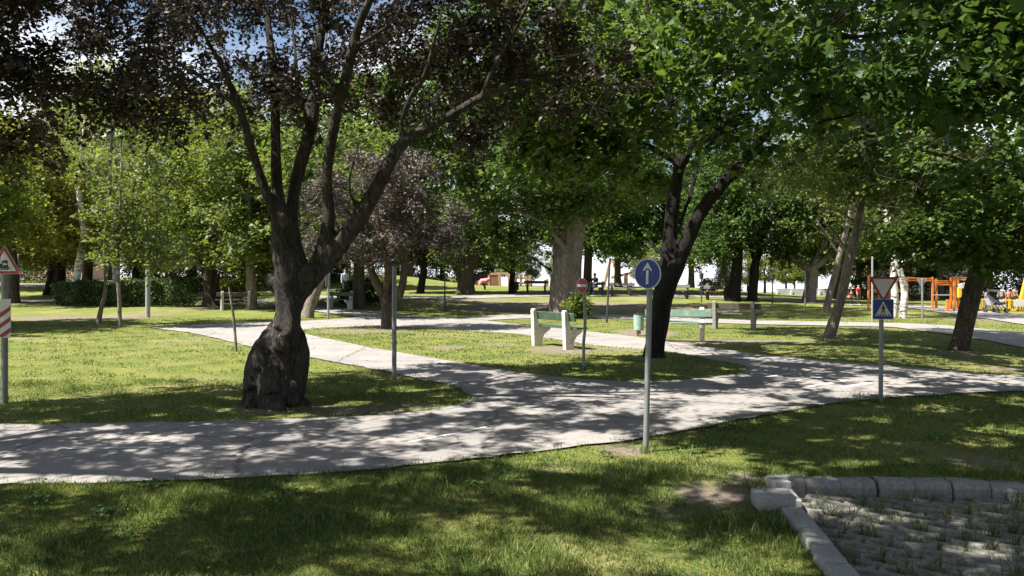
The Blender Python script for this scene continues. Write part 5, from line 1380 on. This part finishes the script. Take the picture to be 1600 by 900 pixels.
# blue round sign with white arrow
r = sign_root(1009, 704, -math.radians(42), 'round blue sign with white upward arrow on a grey pole by the near road', (0, math.radians(1.6)))
pole(r, 1.74, 0.026)
z = 1.625
pl = plate(r, circle(.140), z, M['sign_white'])
layer('blue_disc', [circle(.131)], 1, M['sign_blue'], pl, z)
layer('arrow', [[(-.013, -.095), (.013, -.095), (.013, .035), (-.013, .035)], [(0, .105), (-.048, .035), (-.044, .022), (-.013, .05), (.013, .05), (.044, .022), (.048, .035)]], 2, M['sign_white'], pl, z)
bolts(pl, z, [(-.055, 0), (.055, 0)])
clamps(r, (1.58, 1.67))
# red round no-entry sign
r = sign_root(912, 579, -math.radians(46), 'red no-entry sign with white bar on a slightly bent pole by the bench')
pole(r, 1.53, 0.026, bend=0.03)
z = 1.425
pl = plate(r, circle(.126), z, M['sign_white'])
layer('red_disc', [circle(.120)], 1, M['sign_red'], pl, z)
layer('bar', [[(-.095, -.022), (.095, -.022), (.095, .022), (-.095, .022)]], 2, M['sign_white'], pl, z)
clamps(r, (1.38, 1.47))
# give way over pedestrian crossing
r = sign_root(1376, 628, 0.03, 'give-way triangle above a blue pedestrian crossing sign on one pole', (0, math.radians(0.5)))
pole(r, 1.60, 0.028)
z = 1.485
pl = plate(r, rtri(.385, False), z, M['sign_red'])
layer('white_triangle', [rtri(.285, False, cz=0.0)], 1, M['sign_white'], pl, z)
bolts(pl, z, [(-.06, .04), (.06, .04)])
z = 1.185
p2 = plate(r, rrect(.272, .262, .015), z, M['sign_white'])
layer('blue_square', [rrect(.258, .248, .012)], 1, M['sign_blue'], p2, z)
layer('white_triangle', [[(-.108, -.088), (.108, -.088), (0, .098)]], 2, M['sign_white'], p2, z)
man = [circle(.0125, 12, 0.0, .050), [(-.018, .034), (.018, .034), (.026, .004), (.018, .0), (.013, .014), (.014, -.012), (.030, -.052), (.017, -.052), (.0, -.022), (-.018, -.052), (-.031, -.052), (-.014, -.012), (-.014, .014), (-.019, .0), (-.027, .004)],
       [(-.090, -.086), (-.070, -.086), (-.052, -.062), (-.067, -.062)], [(-.048, -.086), (-.027, -.086), (-.020, -.062), (-.036, -.062)], [(-.011, -.086), (.011, -.086), (.008, -.062), (-.008, -.062)], [(.027, -.086), (.048, -.086), (.036, -.062), (.020, -.062)], [(.070, -.086), (.090, -.086), (.067, -.062), (.052, -.062)]]
layer('walking_figure', man, 3, M['sign_black'], p2, z)
clamps(r, (1.13, 1.24, 1.50))
# railway crossing warning with countdown board, cut by the left edge of the picture
r = sign_root(7, 628, 0.0, 'red-bordered triangle with steam locomotive above a red-striped board at the left edge')
pole(r, 1.92, 0.040)
z = 1.755
pl = plate(r, rtri(.43), z, M['sign_white'], y0=-.05)
layer('red_border', [rtri(.415)], 1, M['sign_red'], pl, z, -.055)
layer('white_triangle', [rtri(.30, r=.06)], 2, M['sign_white'], pl, z, -.055)
lz = -.052
loco = [[(-.085, lz), (.060, lz), (.060, lz + .020), (-.020, lz + .020), (-.020, lz + .055), (-.075, lz + .055), (-.075, lz + .02), (-.085, lz + .02)],
        [(-.015, lz + .018), (.050, lz + .018), (.052, lz + .042), (-.015, lz + .042)], [(.030, lz + .04), (.042, lz + .04), (.045, lz + .058), (.027, lz + .058)], [(.06, lz - .012), (.085, lz - .012), (.06, lz + .012)],
        [(-.08, lz + .053), (-.012, lz + .053), (-.012, lz + .062), (-.08, lz + .062)],
        circle(.014, 14, -.062, lz - .010), circle(.014, 14, -.026, lz - .010), circle(.014, 14, .010, lz - .010), circle(.014, 14, .042, lz - .010),
        circle(.016, 14, .030, lz + .075), circle(.020, 14, .008, lz + .088), circle(.015, 14, -.018, lz + .082), circle(.010, 14, .036, lz + .092)]
layer('locomotive', loco, 3, M['sign_black'], pl, z, -.055)
pl.location.x = .035
z = 1.07
p2 = plate(r, rrect(.205, .49, .008), z, M['sign_white'], y0=-.05)
bars = []
for q in (.13, -.005):
    bars.append([(-.1015, q - .174), (.1015, q - .03), (.1015, q + .03), (-.1015, q - .114)])
layer('stripe', [bars[0]], 1, M['sign_red'], p2, z, -.055); layer('stripe', [bars[1]], 1, M['sign_red'], p2, z, -.055)
layer('stripe', [[(-.072, -.238), (.0127, -.238), (.1015, -.175), (.1015, -.115)]], 1, M['sign_red'], p2, z, -.055)
p2.location.x = .012
bolts(p2, z, [(0.03, .215), (.055, -.215), (.03, -.2)], -.057)
clamps(r, (0.95, 1.2, 1.70, 1.82), .045)

# plain posts whose signs face away or stand edge-on, and lamp poles
def post(px, py, top, rpx, label, mat='zinc', name='sign_post', cat='post', back=None, tilt=0.0, depth=None):
    g = G(px, py)
    if bool(in_poly(g.x, g.y, ISLAND)): g.z = .02
    h = (py - top) * g.y / F_PX
    r = empty(name, g, 0, label, cat)
    r.rotation_euler = (0, tilt, 0)
    m = MB(); R = rpx * g.y / F_PX; m.tube([(0, 0, -.15), (0, 0, h * .5), (0, 0, h)], [R, R, R * .95], 12); m.build('pole', M[mat], r, 0, True)
    c = MB(); c.tube([(0, 0, h), (0, 0, h + .02)], [R * 1.15, R * .8], 12); c.build('pole_cap', M[mat], r, 0, True)
    if back: back(r, h, g.y)
    return r
def edge_plate(w, hh, rz, dz=0.0):
    def f(r, h, Y):
        m = MB(); m.box((0, .03, h - hh / 2 + dz), (w, .006, hh)); o = m.build('sign_plate', M['zinc'], r); o.rotation_euler = (0, 0, rz)
    return f
post(616, 592, 418, 3.6, 'bare grey post standing in the grass right of the old plum', 'zinc')
post(513, 499, 424, 1.9, 'grey post with an edge-on sign plate behind the old plum trunk', back=edge_plate(.26, .55, 1.1))
post(695, 486, 430, 1.2, 'thin dark post on the lawn between small plum and thick trunk', 'dark_metal')
post(948, 504, 404, 1.6, 'tall thin dark post right of the no-entry sign', 'dark_metal', tilt=0.05)
post(231, 495, 380, 3.6, 'pale lamp pole rising into the foliage on the left lawn', 'zinc_pale', 'lamp_pole', 'lamp pole')
post(29, 470, 398, 1.6, 'thin grey post left of the clipped hedge', 'zinc')
post(1363, 503, 402, 1.4, 'thin pale pole rising beside the give-way sign', 'zinc_pale')
post(1258, 484, 425, 1.2, 'thin pale post in front of the forked tree', 'zinc_pale')
def lamp(r, h, Y):
    m = MB(); m.tube([(0, 0, h - .02), (0, 0, h + .03), (0, 0, h + .3), (0, 0, h + .34)], [.04, .10, .12, .03], 12); m.build('lamp_head', M['dark_metal'], r, 0, True)
post(1096, 472, 436, 1.0, 'short park lamp behind the right-hand bench', 'dark_metal', 'park_lamp', 'lamp', lamp)
post(1207, 475, 437, 1.0, 'park lamp right of the twin trunks', 'dark_metal', 'park_lamp', 'lamp', lamp)
def tri_back(r, h, Y):
    m = MB(); m.prism([(a, b + h - .1) for a, b in rtri(.42, False)], .03, .036); m.build('sign_plate', M['zinc'], r)
    m = MB(); m.prism([(a, b + h - .42) for a, b in rrect(.2, .28, .01)], .03, .036); m.build('sign_plate', M['green_paint'], r)
post(1441, 500, 436, 1.4, 'grey back of a triangular sign above a small green plate beside the birches', back=tri_back, name='road_sign', cat='road sign')
# small blue crossing sign far left
g = G(311, 461)
r = empty('road_sign', g, 0, 'small distant blue pedestrian crossing sign left of the brown trunk', 'road sign', 'road signs of the traffic garden')
s = g.y / F_PX
m = MB(); m.tube([(0, 0, -.1), (0, 0, 44 * s)], [.03, .03], 10); m.build('pole', M['zinc'], r, 0, True)
pl = plate(r, rrect(9 * s, 9 * s, .02), 44 * s, M['sign_white'])
layer('blue_square', [rrect(8.2 * s, 8.2 * s, .02)], 2, M['sign_blue'], pl, 44 * s); layer('white_triangle', [[(-3 * s, -2.6 * s), (3 * s, -2.6 * s), (0, 3 * s)]], 4, M['sign_white'], pl, 44 * s)
# crooked bare stake in the sunlit lawn
g = G(369, 548); Y = g.y
m = MB(); pts = [P(369, 552, Y), P(368, 530, Y), P(366, 505, Y), P(363, 480, Y), P(358, 449, Y)]
m.tube([p - g for p in pts], [2.3 * Y / F_PX, 2.2 * Y / F_PX, 2.1 * Y / F_PX, 2 * Y / F_PX, 1.8 * Y / F_PX], 9)
o = m.build('wooden_stake', M['grey_bark'], None, 0, True); o.location = g; tag(o, 'crooked bare wooden stake in the sunlit lawn left of the plum', 'stake')

# ------------------------------------------------------------------ benches
def bench_parts(wood, legmat):
    prof = [(-.10, -.05), (.13, -.05), (.14, .16), (.20, .27), (.36, .36), (.37, .44), (.06, .44), (.0, .62), (-.045, .83), (-.075, .85), (-.125, .84), (-.135, .80), (-.115, .42)]
    # y grows towards the sitter's side; the back post leans slightly
    out = []
    for sx in (-1, 1):
        m = MB(); m.xprism(prof, sx * .58 - .055, sx * .58 + .055); out.append(('leg', m, legmat, .014))
    m = MB()
    c = Vector((0, .015, .68)); R = Matrix.Rotation(math.radians(-14), 3, 'X')
    m.box((0, 0.012, .70), (1.62, .035, .18), m=Matrix.Rotation(math.radians(13), 3, 'X')); out.append(('back_plank', m, wood, .004))
    for y in (.125, .285):
        m = MB(); m.box((0, y, .458), (1.62, .145, .035)); out.append(('seat_plank', m, wood, .004))
    return out
BENCH = {}
def bench(label, loc, rz, wood='green_paint', legmat='bench_concrete', seat=None, s=1.0):
    root = empty('park_bench', loc, rz, label, 'bench', 'park benches'); root.scale = (s, s, s)
    key = (wood, legmat)
    if key not in BENCH:
        tmp = []
        for nm, m, mt, bv in bench_parts(wood, legmat):
            o = m.build(nm, M[mt], None, bv); tmp.append((nm, o.data)); bpy.data.objects.remove(o)
        BENCH[key] = tmp
    for nm, d in BENCH[key]: link(bpy.data.objects.new(nm, d), root)
    return root
# rz turns the bench: at 0 the sitter looks along +y (away from the camera)
a, b = G(836, 541), G(890, 548); c = (a + b) / 2; c.z = .02
bench('green-backed park bench with white concrete legs seen from behind', c, math.atan2(b.y - a.y, b.x - a.x), 'green_paint')
c = G(1052, 533); c.x += 0.14
bench('faded green bench facing the camera behind the two-stemmed maple', (c.x, c.y + .1, -.01), math.pi - 0.20, 'green_worn')
a, b = G(1119, 513), G(1175, 515); c = (a + b) / 2
bench('shaded bench with dark planks seen from behind, right of the maple', c, math.atan2(b.y - a.y, b.x - a.x), 'old_wood', 'kerb')  # legs take the darker kerb concrete as a stand-in for shade
c = G(532, 483); bench('green bench half hidden behind the old plum trunk', c, math.pi - .5, 'green_paint', 'bench_concrete')
c = G(368, 484); bench('grey bench with pale leg ends beside the mossy grey trunk', c, .5, 'old_wood', 'concrete')
for px, py, rz, lab in [(838, 457.5, 3.0, 'far dark bench left of the thick grey trunk'), (929, 460.5, 2.4, 'far bench carrying the seated person'), (971, 462.5, 3.1, 'far dark bench beside a small green bin'),
                        (1060, 466, 2.3, 'far bench just right of the two-stemmed maple'), (1121, 468.5, 2.5, 'far bench left of the twin trunks')]:
    bench(lab, G(px, py), rz, 'old_wood', 'old_wood')

# ------------------------------------------------------------------ litter bins
def bin_(px, py, label, mat, s=1.0):
    g = G(px, py); r = empty('litter_bin', g, 0, label, 'bin', 'green litter bins'); r.scale = (s, s, s)
    m = MB(); m.tube([(0, .17, -.1), (0, .17, .62)], [.022, .022], 8); m.build('post', M['dark_metal'], r)
    m = MB(); n = 22
    m.tube([(0, 0, .14), (0, 0, .15), (0, 0, .35), (0, 0, .57), (0, 0, .575), (0, 0, .56), (0, 0, .2)], [.125, .135, .138, .14, .132, .128, .12], n); m.build('drum', M[mat], r, 0, True)
    m = MB(); m.tube([(0, 0, .566), (0, 0, .592)], [.147, .147], n, caps=False); m.tube([(0, 0, .592), (0, 0, .566)], [.134, .134], n, caps=False); m.build('rim', M['dark_metal'], r)
    m = MB(); m.box((0, 0, .09), (.10, .10, .12)); m.box((0, .09, .12), (.03, .2, .03)); m.build('foot', M['pale_wood'], r)
bin_(998, 524, 'pale green round litter bin left of the faded green bench', 'bin_green', 1.0)
bin_(984, 462, 'small far green bin beside the dark bench', 'green_paint', 1.2)
bin_(807, 457, 'small far green bin by the slender trunk', 'green_paint', 1.2)

# ------------------------------------------------------------------ play equipment
def at(px, py, Y):
    p = P(px, py, Y); return p
def frame(name, label, base, bars, mat, cat='play frame', group=None, w=0.09):
    r = empty(name, base, 0, label, cat, group)
    for nm, a, b, ww, mt in bars:
        m = MB(); m.bar(Vector(a) - base, Vector(b) - base, ww); m.build(nm, M[mt or mat], r, .008)
    return r
def gpt(px, py): return G(px, py)
gY = float(G(1430, 484).y)
def gp(px, top, Y): 
    x = bx(px, Y); return Vector((x, Y, float(gz(x, Y)) - .1)), Vector((x, Y, CAM_H - (top - HORIZON) / F_PX * Y))
def climbing(label, pxs, top, bars_py, Y, mat, extra=()):
    base = Vector((bx(pxs[0], Y), Y, float(gz(bx(pxs[0], Y), Y))))
    L = []
    for px in pxs:
        a, b = gp(px, top, Y); L.append(('post', a, b, .085, None))
        a2, b2 = gp(px + 6, top + 3, Y + 1.3); L.append(('post', a2, b2, .085, None))
    for py in bars_py:
        L.append(('rail', P(pxs[0], py, Y), P(pxs[-1], py, Y), .055, None)); L.append(('rail', P(pxs[0] + 6, py + 3, Y + 1.3), P(pxs[-1] + 6, py + 3, Y + 1.3), .055, None))
    for e in extra: L.append(e)
    return frame('climbing_frame', label, base, L, mat, 'climbing frame', 'orange climbing frames')
climbing('orange climbing frame right behind the give-way sign', [1357, 1411], 431, [436, 453, 470], gY, 'orange', [('panel', P(1384, 448, gY + .6), P(1384, 470, gY + .6), .5, 'brown_panel')])
climbing('orange climbing frame with long top rails', [1457, 1486], 433, [439, 442], gY + .5, 'orange', [('rail', P(1457, 461, gY), P(1484, 461, gY), .06, 'zinc_pale'), ('rail', P(1414, 434, gY + .2), P(1457, 436, gY + .5), .07, None), ('rail', P(1414, 438, gY + 1.4), P(1460, 439, gY + 1.7), .07, None)])
climbing('orange climbing frame beside the dark maple trunk', [1491, 1520], 432, [434, 459, 476], gY - 1, 'orange', [('post', P(1481, 468, gY - 1.6), P(1480, 487, gY - 1.6), .12, None), ('post', P(1499, 465, gY - 1.4), P(1499, 449, gY - 1.4), .14, 'yellow'), ('chute', P(1499, 448, gY - 1.4), P(1512, 444, gY - 1.4), .2, 'sign_white')])
# yellow fence panels with white boards
fY = float(G(1560, 486).y)
fence = empty('play_fence', G(1532, 485), 0, 'low yellow fence with white boards at the right edge', 'fence')
fb = Vector(fence.location)
def fpart(nm, a, b, w, mat, d=None):
    m = MB(); m.bar(a - fb, b - fb, w, d); m.build(nm, M[mat], fence, .006)
for px in (1528, 1536, 1551, 1570, 1577, 1590, 1612, 1640): fpart('post', P(px, 487, fY), P(px, 467, fY), .09, 'yellow')
fpart('rail', P(1526, 469, fY), P(1650, 470, fY), .07, 'yellow'); fpart('rail', P(1526, 484, fY), P(1650, 485, fY), .09, 'yellow')
for x0 in range(1540, 1640, 4): fpart('bar', P(x0, 485, fY + .05), P(x0, 470, fY + .05), .03, 'dark_metal')
for x0, x1, y0, y1 in ((1536, 1549, 466, 477), (1559, 1571, 469, 480), (1584, 1600, 469, 479), (1610, 1624, 469, 480)):
    m = MB(); c = P((x0 + x1) / 2, (y0 + y1) / 2, fY - .12) - fb; s = fY / F_PX; m.box(c, ((x1 - x0) * s, .03, (y1 - y0) * s)); m.build('board', M['sign_white'], fence, .004)
frame('swing_frame', 'leaning yellow swing post at the right edge', G(1592, 487), [('post', P(1591, 488, fY + 1), P(1606, 428, fY + 1), .16, None), ('post', P(1628, 488, fY + 1), P(1610, 428, fY + 1), .16, None), ('beam', P(1606, 430, fY + 1), P(1700, 432, fY + 1), .14, None)], 'yellow', 'swing')
# wooden swing in the middle distance
wY = 66.0
g0 = Vector((bx(955, wY), wY, float(gz(bx(955, wY), wY))))
frame('swing_frame', 'log swing frame on the brow beyond the seated person', g0,
      [('post', P(943, 451, wY), P(954, 405, wY), .22, 'pale_wood'), ('post', P(972, 450, wY - 2), P(957, 405, wY), .22, 'pale_wood'), ('post', P(978, 447, wY), P(978, 430, wY), .3, 'pale_wood'), ('beam', P(955, 434, wY), P(1004, 422, wY), .22, 'pale_wood'), ('beam', P(955, 407, wY), P(1010, 404, wY + 4), .2, 'pale_wood'), ('post', P(1004, 446, wY + 2), P(1004, 420, wY + 2), .25, 'pale_wood')], 'pale_wood', 'swing')
# brown play house beside the mound
hY = 70.0
g0 = Vector((bx(772, hY), hY, float(gz(bx(772, hY), hY))))
hb = empty('play_house', g0, 0, 'brown wooden play panel with beams right of the grassy mound', 'play house')
def hpart(nm, a, b, w, mat, d=None):
    m = MB(); m.bar(a - g0, b - g0, w, d); m.build(nm, M[mat], hb, .01)
m = MB(); s = hY / F_PX; m.box(P(773, 440, hY) - g0, (17 * s, .12, 23 * s)); m.build('panel', M['brown_panel'], hb, .01)
hpart('post', P(764, 453, hY), P(764, 428, hY), .2, 'pale_wood'); hpart('post', P(782, 453, hY), P(780, 427, hY), .25, 'pale_wood'); hpart('beam', P(745, 429, hY), P(797, 427, hY), .2, 'pale_wood'); hpart('post', P(796, 454, hY), P(796, 424, hY), .3, 'pale_wood'); hpart('post', P(748, 453, hY), P(748, 430, hY), .18, 'pale_wood')
hpart('beam', P(764, 430, hY), P(764, 432, hY + 3), .18, 'pale_wood')
# wooden climbing posts far left of thick trunk
tY = 76.0
g0 = Vector((bx(815, tY), tY, float(gz(bx(815, tY), tY))))
L = []
for px, tp in ((806, 430), (814, 428), (822, 432), (828, 430), (855, 436)): L.append(('post', P(px, 456, tY), P(px, tp, tY), .28, None))
for py in (434, 442, 450): L.append(('rail', P(805, py, tY), P(830, py + 1, tY), .18, None))
L.append(('panel', P(815, 446, tY + .4), P(815, 453, tY + .4), .5, 'sign_red'))
frame('climbing_frame', 'wooden post climbing frame beyond the far bench', g0, L, 'pale_wood', 'climbing frame')
# small pink ride-on toy by the mound
g0 = G(757, 452.5); s = g0.y / F_PX
toy = empty('spring_toy', g0, 0, 'small pink spring rider left of the brown play panel', 'spring rider')
m = MB(); m.tube([(-.35, 0, .35), (-.2, 0, .62), (.15, 0, .62), (.4, 0, .8)], [.12, .2, .2, .1], 10); m.build('body', plain_mat('pink_paint', (.6, .22, .25), .5), toy, 0, True)
m = MB(); m.tube([(0, 0, -.05), (.04, 0, .15), (-.04, 0, .3), (0, 0, .5)], [.08] * 4, 8); m.build('spring', M['dark_metal'], toy)
m = MB(); m.bar((.2, -.25, .75), (.2, .25, .75), .05); m.build('handle', M['sign_white'], toy)
# low grey wall with white posts on the right
wY = 62.0
g0 = Vector((bx(1215, wY), wY, float(gz(bx(1215, wY), wY))))
wl_ = empty('low_wall', g0, 0, 'low grey panel wall with white posts beyond the forked tree', 'wall')
for k, px in enumerate(range(1212, 1350, 22)):
    m = MB(); c = P(px + 11, 462, wY) - g0; m.box(c, (21.4 * wY / F_PX, .12, 1.15)); m.build('panel', M['grey_wall'], wl_, .01)
    m = MB(); m.bar(P(px, 474, wY - .12) - g0, P(px + 3, 454, wY - .12) - g0, .16); m.build('post', M['sign_white'], wl_, .01)
# pale building beyond it and pink house far left, seen through the trees
def house(name, label, px, Y, w, d, h, roofh, wallm, nwin, rz=0):
    x = bx(px, Y); z = float(gz(x, Y))
    r = empty(name, (x, Y, z - .3), rz, label, 'building')
    m = MB(); m.box((0, 0, h / 2), (w, d, h)); m.build('wall', M[wallm], r, .02)
    m = MB(); e = .5
    m.add([(-w / 2 - e, -d / 2 - e, h), (w / 2 + e, -d / 2 - e, h), (w / 2 + e, d / 2 + e, h), (-w / 2 - e, d / 2 + e, h), (-w / 2 - e, 0, h + roofh), (w / 2 + e, 0, h + roofh)], [(0, 1, 5, 4), (2, 3, 4, 5), (0, 4, 3), (1, 2, 5), (0, 3, 2, 1)])
    ro = m.build('roof', M['roof_tile'], r)
    for k in range(nwin):
        cx = -w / 2 + (k + .5) * w / nwin
        m = MB(); m.box((cx, -d / 2 - .02, h * .55), (1.2, .10, 1.4)); wi = m.build('window', M['sign_white'], r)
        m = MB(); m.box((cx, -d / 2 - .05, h * .55), (1.0, .10, 1.2)); m.build('pane', M['glass'], wi)
house('house', 'pinkish house with tiled roof glimpsed behind the far left trees', 70, 98, 14, 8, 4.2, 2.2, 'pink_wall', 4)
house('house', 'pale house with tiled roof glimpsed behind the hedge trees', 350, 104, 12, 8, 4.6, 2.2, 'wall', 4)
house('pavilion', 'pale low building behind the orange play frames', 1420, 74, 12, 6, 2.8, 1.0, 'wall', 3)
# grassy mound: pale rim path over its crest
rim = []
for px, py in [(560, 431.5), (620, 433), (670, 437.5), (715, 444), (745, 450)]:
    for Y in np.arange(60, 76, .25):
        x = bx(px, Y)
        if CAM_H - (py - HORIZON) / F_PX * Y <= float(gz(x, Y)): break
    rim.append((x, Y))
# ------------------------------------------------------------------ people
CL = {}
def cloth(name, c):
    if name not in CL: CL[name] = plain_mat(name, c, .8, .12, 12, .1)
    return CL[name]
def person(label, loc, rz, joints, colors, scale=1.0, hair=(.03, .02, .015)):
    """one continuous skinned body; joints: dict name -> (x, y, z); colours by nearest limb; faces along -y"""
    J = joints
    E = [('pelvis', 'belly'), ('belly', 'chest'), ('chest', 'neck'), ('neck', 'head'), ('head', 'crown')]
    for s in 'lr':
        E += [('chest', s + 'sh'), (s + 'sh', s + 'el'), (s + 'el', s + 'wr'), (s + 'wr', s + 'ha'), ('pelvis', s + 'hip'), (s + 'hip', s + 'kn'), (s + 'kn', s + 'an'), (s + 'an', s + 'to')]
    R = dict(pelvis=(.15, .11), belly=(.14, .105), chest=(.155, .11), neck=(.055, .055), head=(.085, .10), crown=(.075, .085), sh=(.065, .065), el=(.045, .045), wr=(.032, .032), ha=(.04, .022), hip=(.09, .09), kn=(.06, .06), an=(.04, .042), to=(.042, .03))
    names = list(J)
    me = bpy.data.meshes.new('body'); me.from_pydata([J[k] for k in names], [(names.index(a), names.index(b)) for a, b in E], [])
    o = bpy.data.objects.new('body_raw', me); COL.objects.link(o)
    o.modifiers.new('skin', 'SKIN'); sm = o.modifiers.new('sub', 'SUBSURF'); sm.levels = 2; sm.render_levels = 2
    if not me.skin_vertices: 
        bm = bmesh.new(); bm.from_mesh(me); bm.verts.layers.skin.verify(); bm.to_mesh(me); bm.free()
    for i, k in enumerate(names):
        kk = k if k in R else k[1:]
        me.skin_vertices[0].data[i].radius = R[kk]; me.skin_vertices[0].data[i].use_root = (k == 'pelvis')
    dg = bpy.context.evaluated_depsgraph_get()
    m2 = bpy.data.meshes.new_from_object(o.evaluated_get(dg)); bpy.data.objects.remove(o)
    shirt, legs, shoes = colors
    for mt in (M['skin'], shirt, legs, shoes): m2.materials.append(mt)
    seg = [(np.array(J[a]), np.array(J[b]), a, b) for a, b in E]
    def cls(b):
        k = b if b in R else b[1:]
        return {'belly': 1, 'chest': 1, 'neck': 0, 'head': 0, 'crown': 0, 'sh': 1, 'el': 1, 'wr': 0, 'ha': 0, 'hip': 2, 'kn': 2, 'an': 2, 'to': 3}[k]
    for p in m2.polygons:
        c = np.array(p.center); best = 9; bi = 0
        for a, b, na, nb in seg:
            t = np.clip(np.dot(c - a, b - a) / (np.dot(b - a, b - a) + 1e-9), 0, 1); d = np.linalg.norm(a + (b - a) * t - c)
            if d < best: best = d; bi = cls(nb)
            
        p.material_index = bi; p.use_smooth = True
    root = empty('person', loc, rz, label, 'person'); root.scale = (scale,) * 3
    mobj('body', m2, None, root)
    hd = Vector(J['head']); cr = Vector(J['crown'])
    hm = MB(); c = (hd + cr) / 2 + Vector((0, .022, .02))
    rings = []; n = 12
    for i in range(6):
        t = i / 5 * math.pi * .62; rr = .098 * math.sin(t) + .002; zz = .118 * math.cos(t)
        rings.append([(c.x + rr * .92 * math.cos(2 * math.pi * k / n), c.y + rr * math.sin(2 * math.pi * k / n) + (.02 if i > 3 else 0), c.z + zz) for k in range(n)])
    V = sum(rings, []); F_ = [(i * n + k, i * n + (k + 1) % n, (i + 1) * n + (k + 1) % n, (i + 1) * n + k) for i in range(5) for k in range(n)] + [tuple(range(n))]
    hm.add(V, F_); hm.build('hair', cloth('hair_%02d' % int(hair[0] * 100), hair), root, 0, True)
    fm = MB()
    for sx in (-.03, .03): fm.box((hd.x + sx, hd.y - .098, hd.z + .035), (.02, .012, .01))
    fm.box((hd.x, hd.y - .092, hd.z - .035), (.045, .012, .01)); fm.build('eyes_and_mouth', M['sign_black'], root)
    nm = MB(); nm.add([(hd.x - .014, hd.y - .09, hd.z - .01), (hd.x + .014, hd.y - .09, hd.z - .01), (hd.x, hd.y - .09, hd.z + .04), (hd.x, hd.y - .122, hd.z - .006)], [(0, 1, 3), (1, 2, 3), (2, 0, 3), (0, 2, 1)]); nm.build('nose', M['skin'], root)
    return root
def standing(stride=.1, arm=.1):
    J = dict(pelvis=(0, 0, .95), belly=(0, 0, 1.10), chest=(0, 0, 1.32), neck=(0, .0, 1.50), head=(0, -.01, 1.60), crown=(0, 0, 1.68))
    for s, q in (('l', 1), ('r', -1)):
        J.update({s + 'sh': (q * .19, 0, 1.40), s + 'el': (q * .25, q * arm * .6, 1.13), s + 'wr': (q * .27, -.06 + q * arm, .90), s + 'ha': (q * .27, -.09 + q * arm, .82),
                  s + 'hip': (q * .09, 0, .88), s + 'kn': (q * .10, -.03 + q * stride * .6, .50), s + 'an': (q * .10, q * stride * 1.4, .08), s + 'to': (q * .11, -.14 + q * stride * 1.4, .035)})
    return J
def sitting():
    J = dict(pelvis=(0, .05, .55), belly=(0, .03, .70), chest=(0, -.02, .92), neck=(0, -.05, 1.08), head=(0, -.09, 1.18), crown=(0, -.08, 1.26))
    for s, q in (('l', 1), ('r', -1)):
        J.update({s + 'sh': (q * .19, -.02, 1.0), s + 'el': (q * .24, -.14, .76), s + 'wr': (q * .14, -.33, .68), s + 'ha': (q * .09, -.38, .68),
                  s + 'hip': (q * .09, 0, .53), s + 'kn': (q * .12, -.42, .52), s + 'an': (q * .12, -.46 + q * .08, .08), s + 'to': (q * .12, -.60 + q * .08, .035)})
    return J
navy = cloth('navy_shirt', (.015, .02, .035)); jeans = cloth('jeans', (.10, .15, .26)); white = cloth('white_cloth', (.65, .65, .65)); red = cloth('red_shirt', (.40, .03, .03)); darkc = cloth('dark_cloth', (.03, .03, .035)); blue = cloth('pale_blue_shirt', (.30, .40, .55)); coral = cloth('coral_shirt', (.6, .22, .16)); grey = cloth('grey_cloth', (.2, .2, .2))
g = G(926.5, 460.5); bo = [o for o in bpy.data.objects if o.get('label') == 'far bench carrying the seated person'][0]
person('person in dark shirt and jeans sitting on a far bench', Vector(bo.location) + Vector((.05, -.05, .02)), bo.rotation_euler.z + math.pi, sitting(), (navy, jeans, white))
g = G(1341, 477); person('small figure in a red top walking near the orange play frames', g, .4, standing(.12), (red, darkc, white), .62)
g = G(1330, 477); person('smaller figure in dark red beside the one in a red top', g, -.2, standing(.06), (cloth('maroon', (.2, .03, .03)), darkc, white), .45)
g = G(539, 462); person('distant figure in pale blue seen behind the plum stems', g, .5, standing(.1), (blue, darkc, darkc), .95)
for px, sc, cl, lab in ((1565, .62, grey, 'figure in grey behind the yellow fence'), (1575, .55, coral, 'figure in a coral top behind the yellow fence'), (1585, .62, cloth('brown_shirt', (.25, .12, .1)), 'figure in brown behind the yellow fence'), (1544, .55, white, 'figure in white behind the yellow fence')):
    Y = fY + 3.0; x = bx(px, Y); person(lab, (x, Y, float(gz(x, Y))), (px % 7) * .5, standing(.05), (cl, darkc, darkc), sc)
# pushchair in front of the fence
g = G(1556, 489)
pc = empty('pushchair', g, .3, 'dark pushchair parked in front of the yellow fence', 'pushchair')
for sx in (-.24, .24):
    for sy in (-.3, .3):
        m = MB(); m.tube([(sx - .02, sy, .11), (sx + .02, sy, .11)], [.11, .11], 14); m.build('wheel', M['dark_metal'], pc)
    m = MB(); m.bar((sx, .3, .11), (sx, -.25, .55), .03); m.bar((sx, -.3, .11), (sx, .45, .95), .03); m.build('frame', M['zinc'], pc)
m = MB(); m.bar((-.26, .45, .95), (.26, .45, .95), .035); m.build('handle', M['dark_metal'], pc)
m = MB(); m.xprism([(-.32, .38), (.02, .34), (.30, .80), (.22, .86), (-.02, .48), (-.3, .48)], -.22, .22); m.build('seat', darkc, pc, .02)
m = MB(); m.xprism([(.26, .78), (.30, .92), (.10, 1.02), (-.16, .92), (.08, .94)], -.23, .23); m.build('hood', darkc, pc, .02)
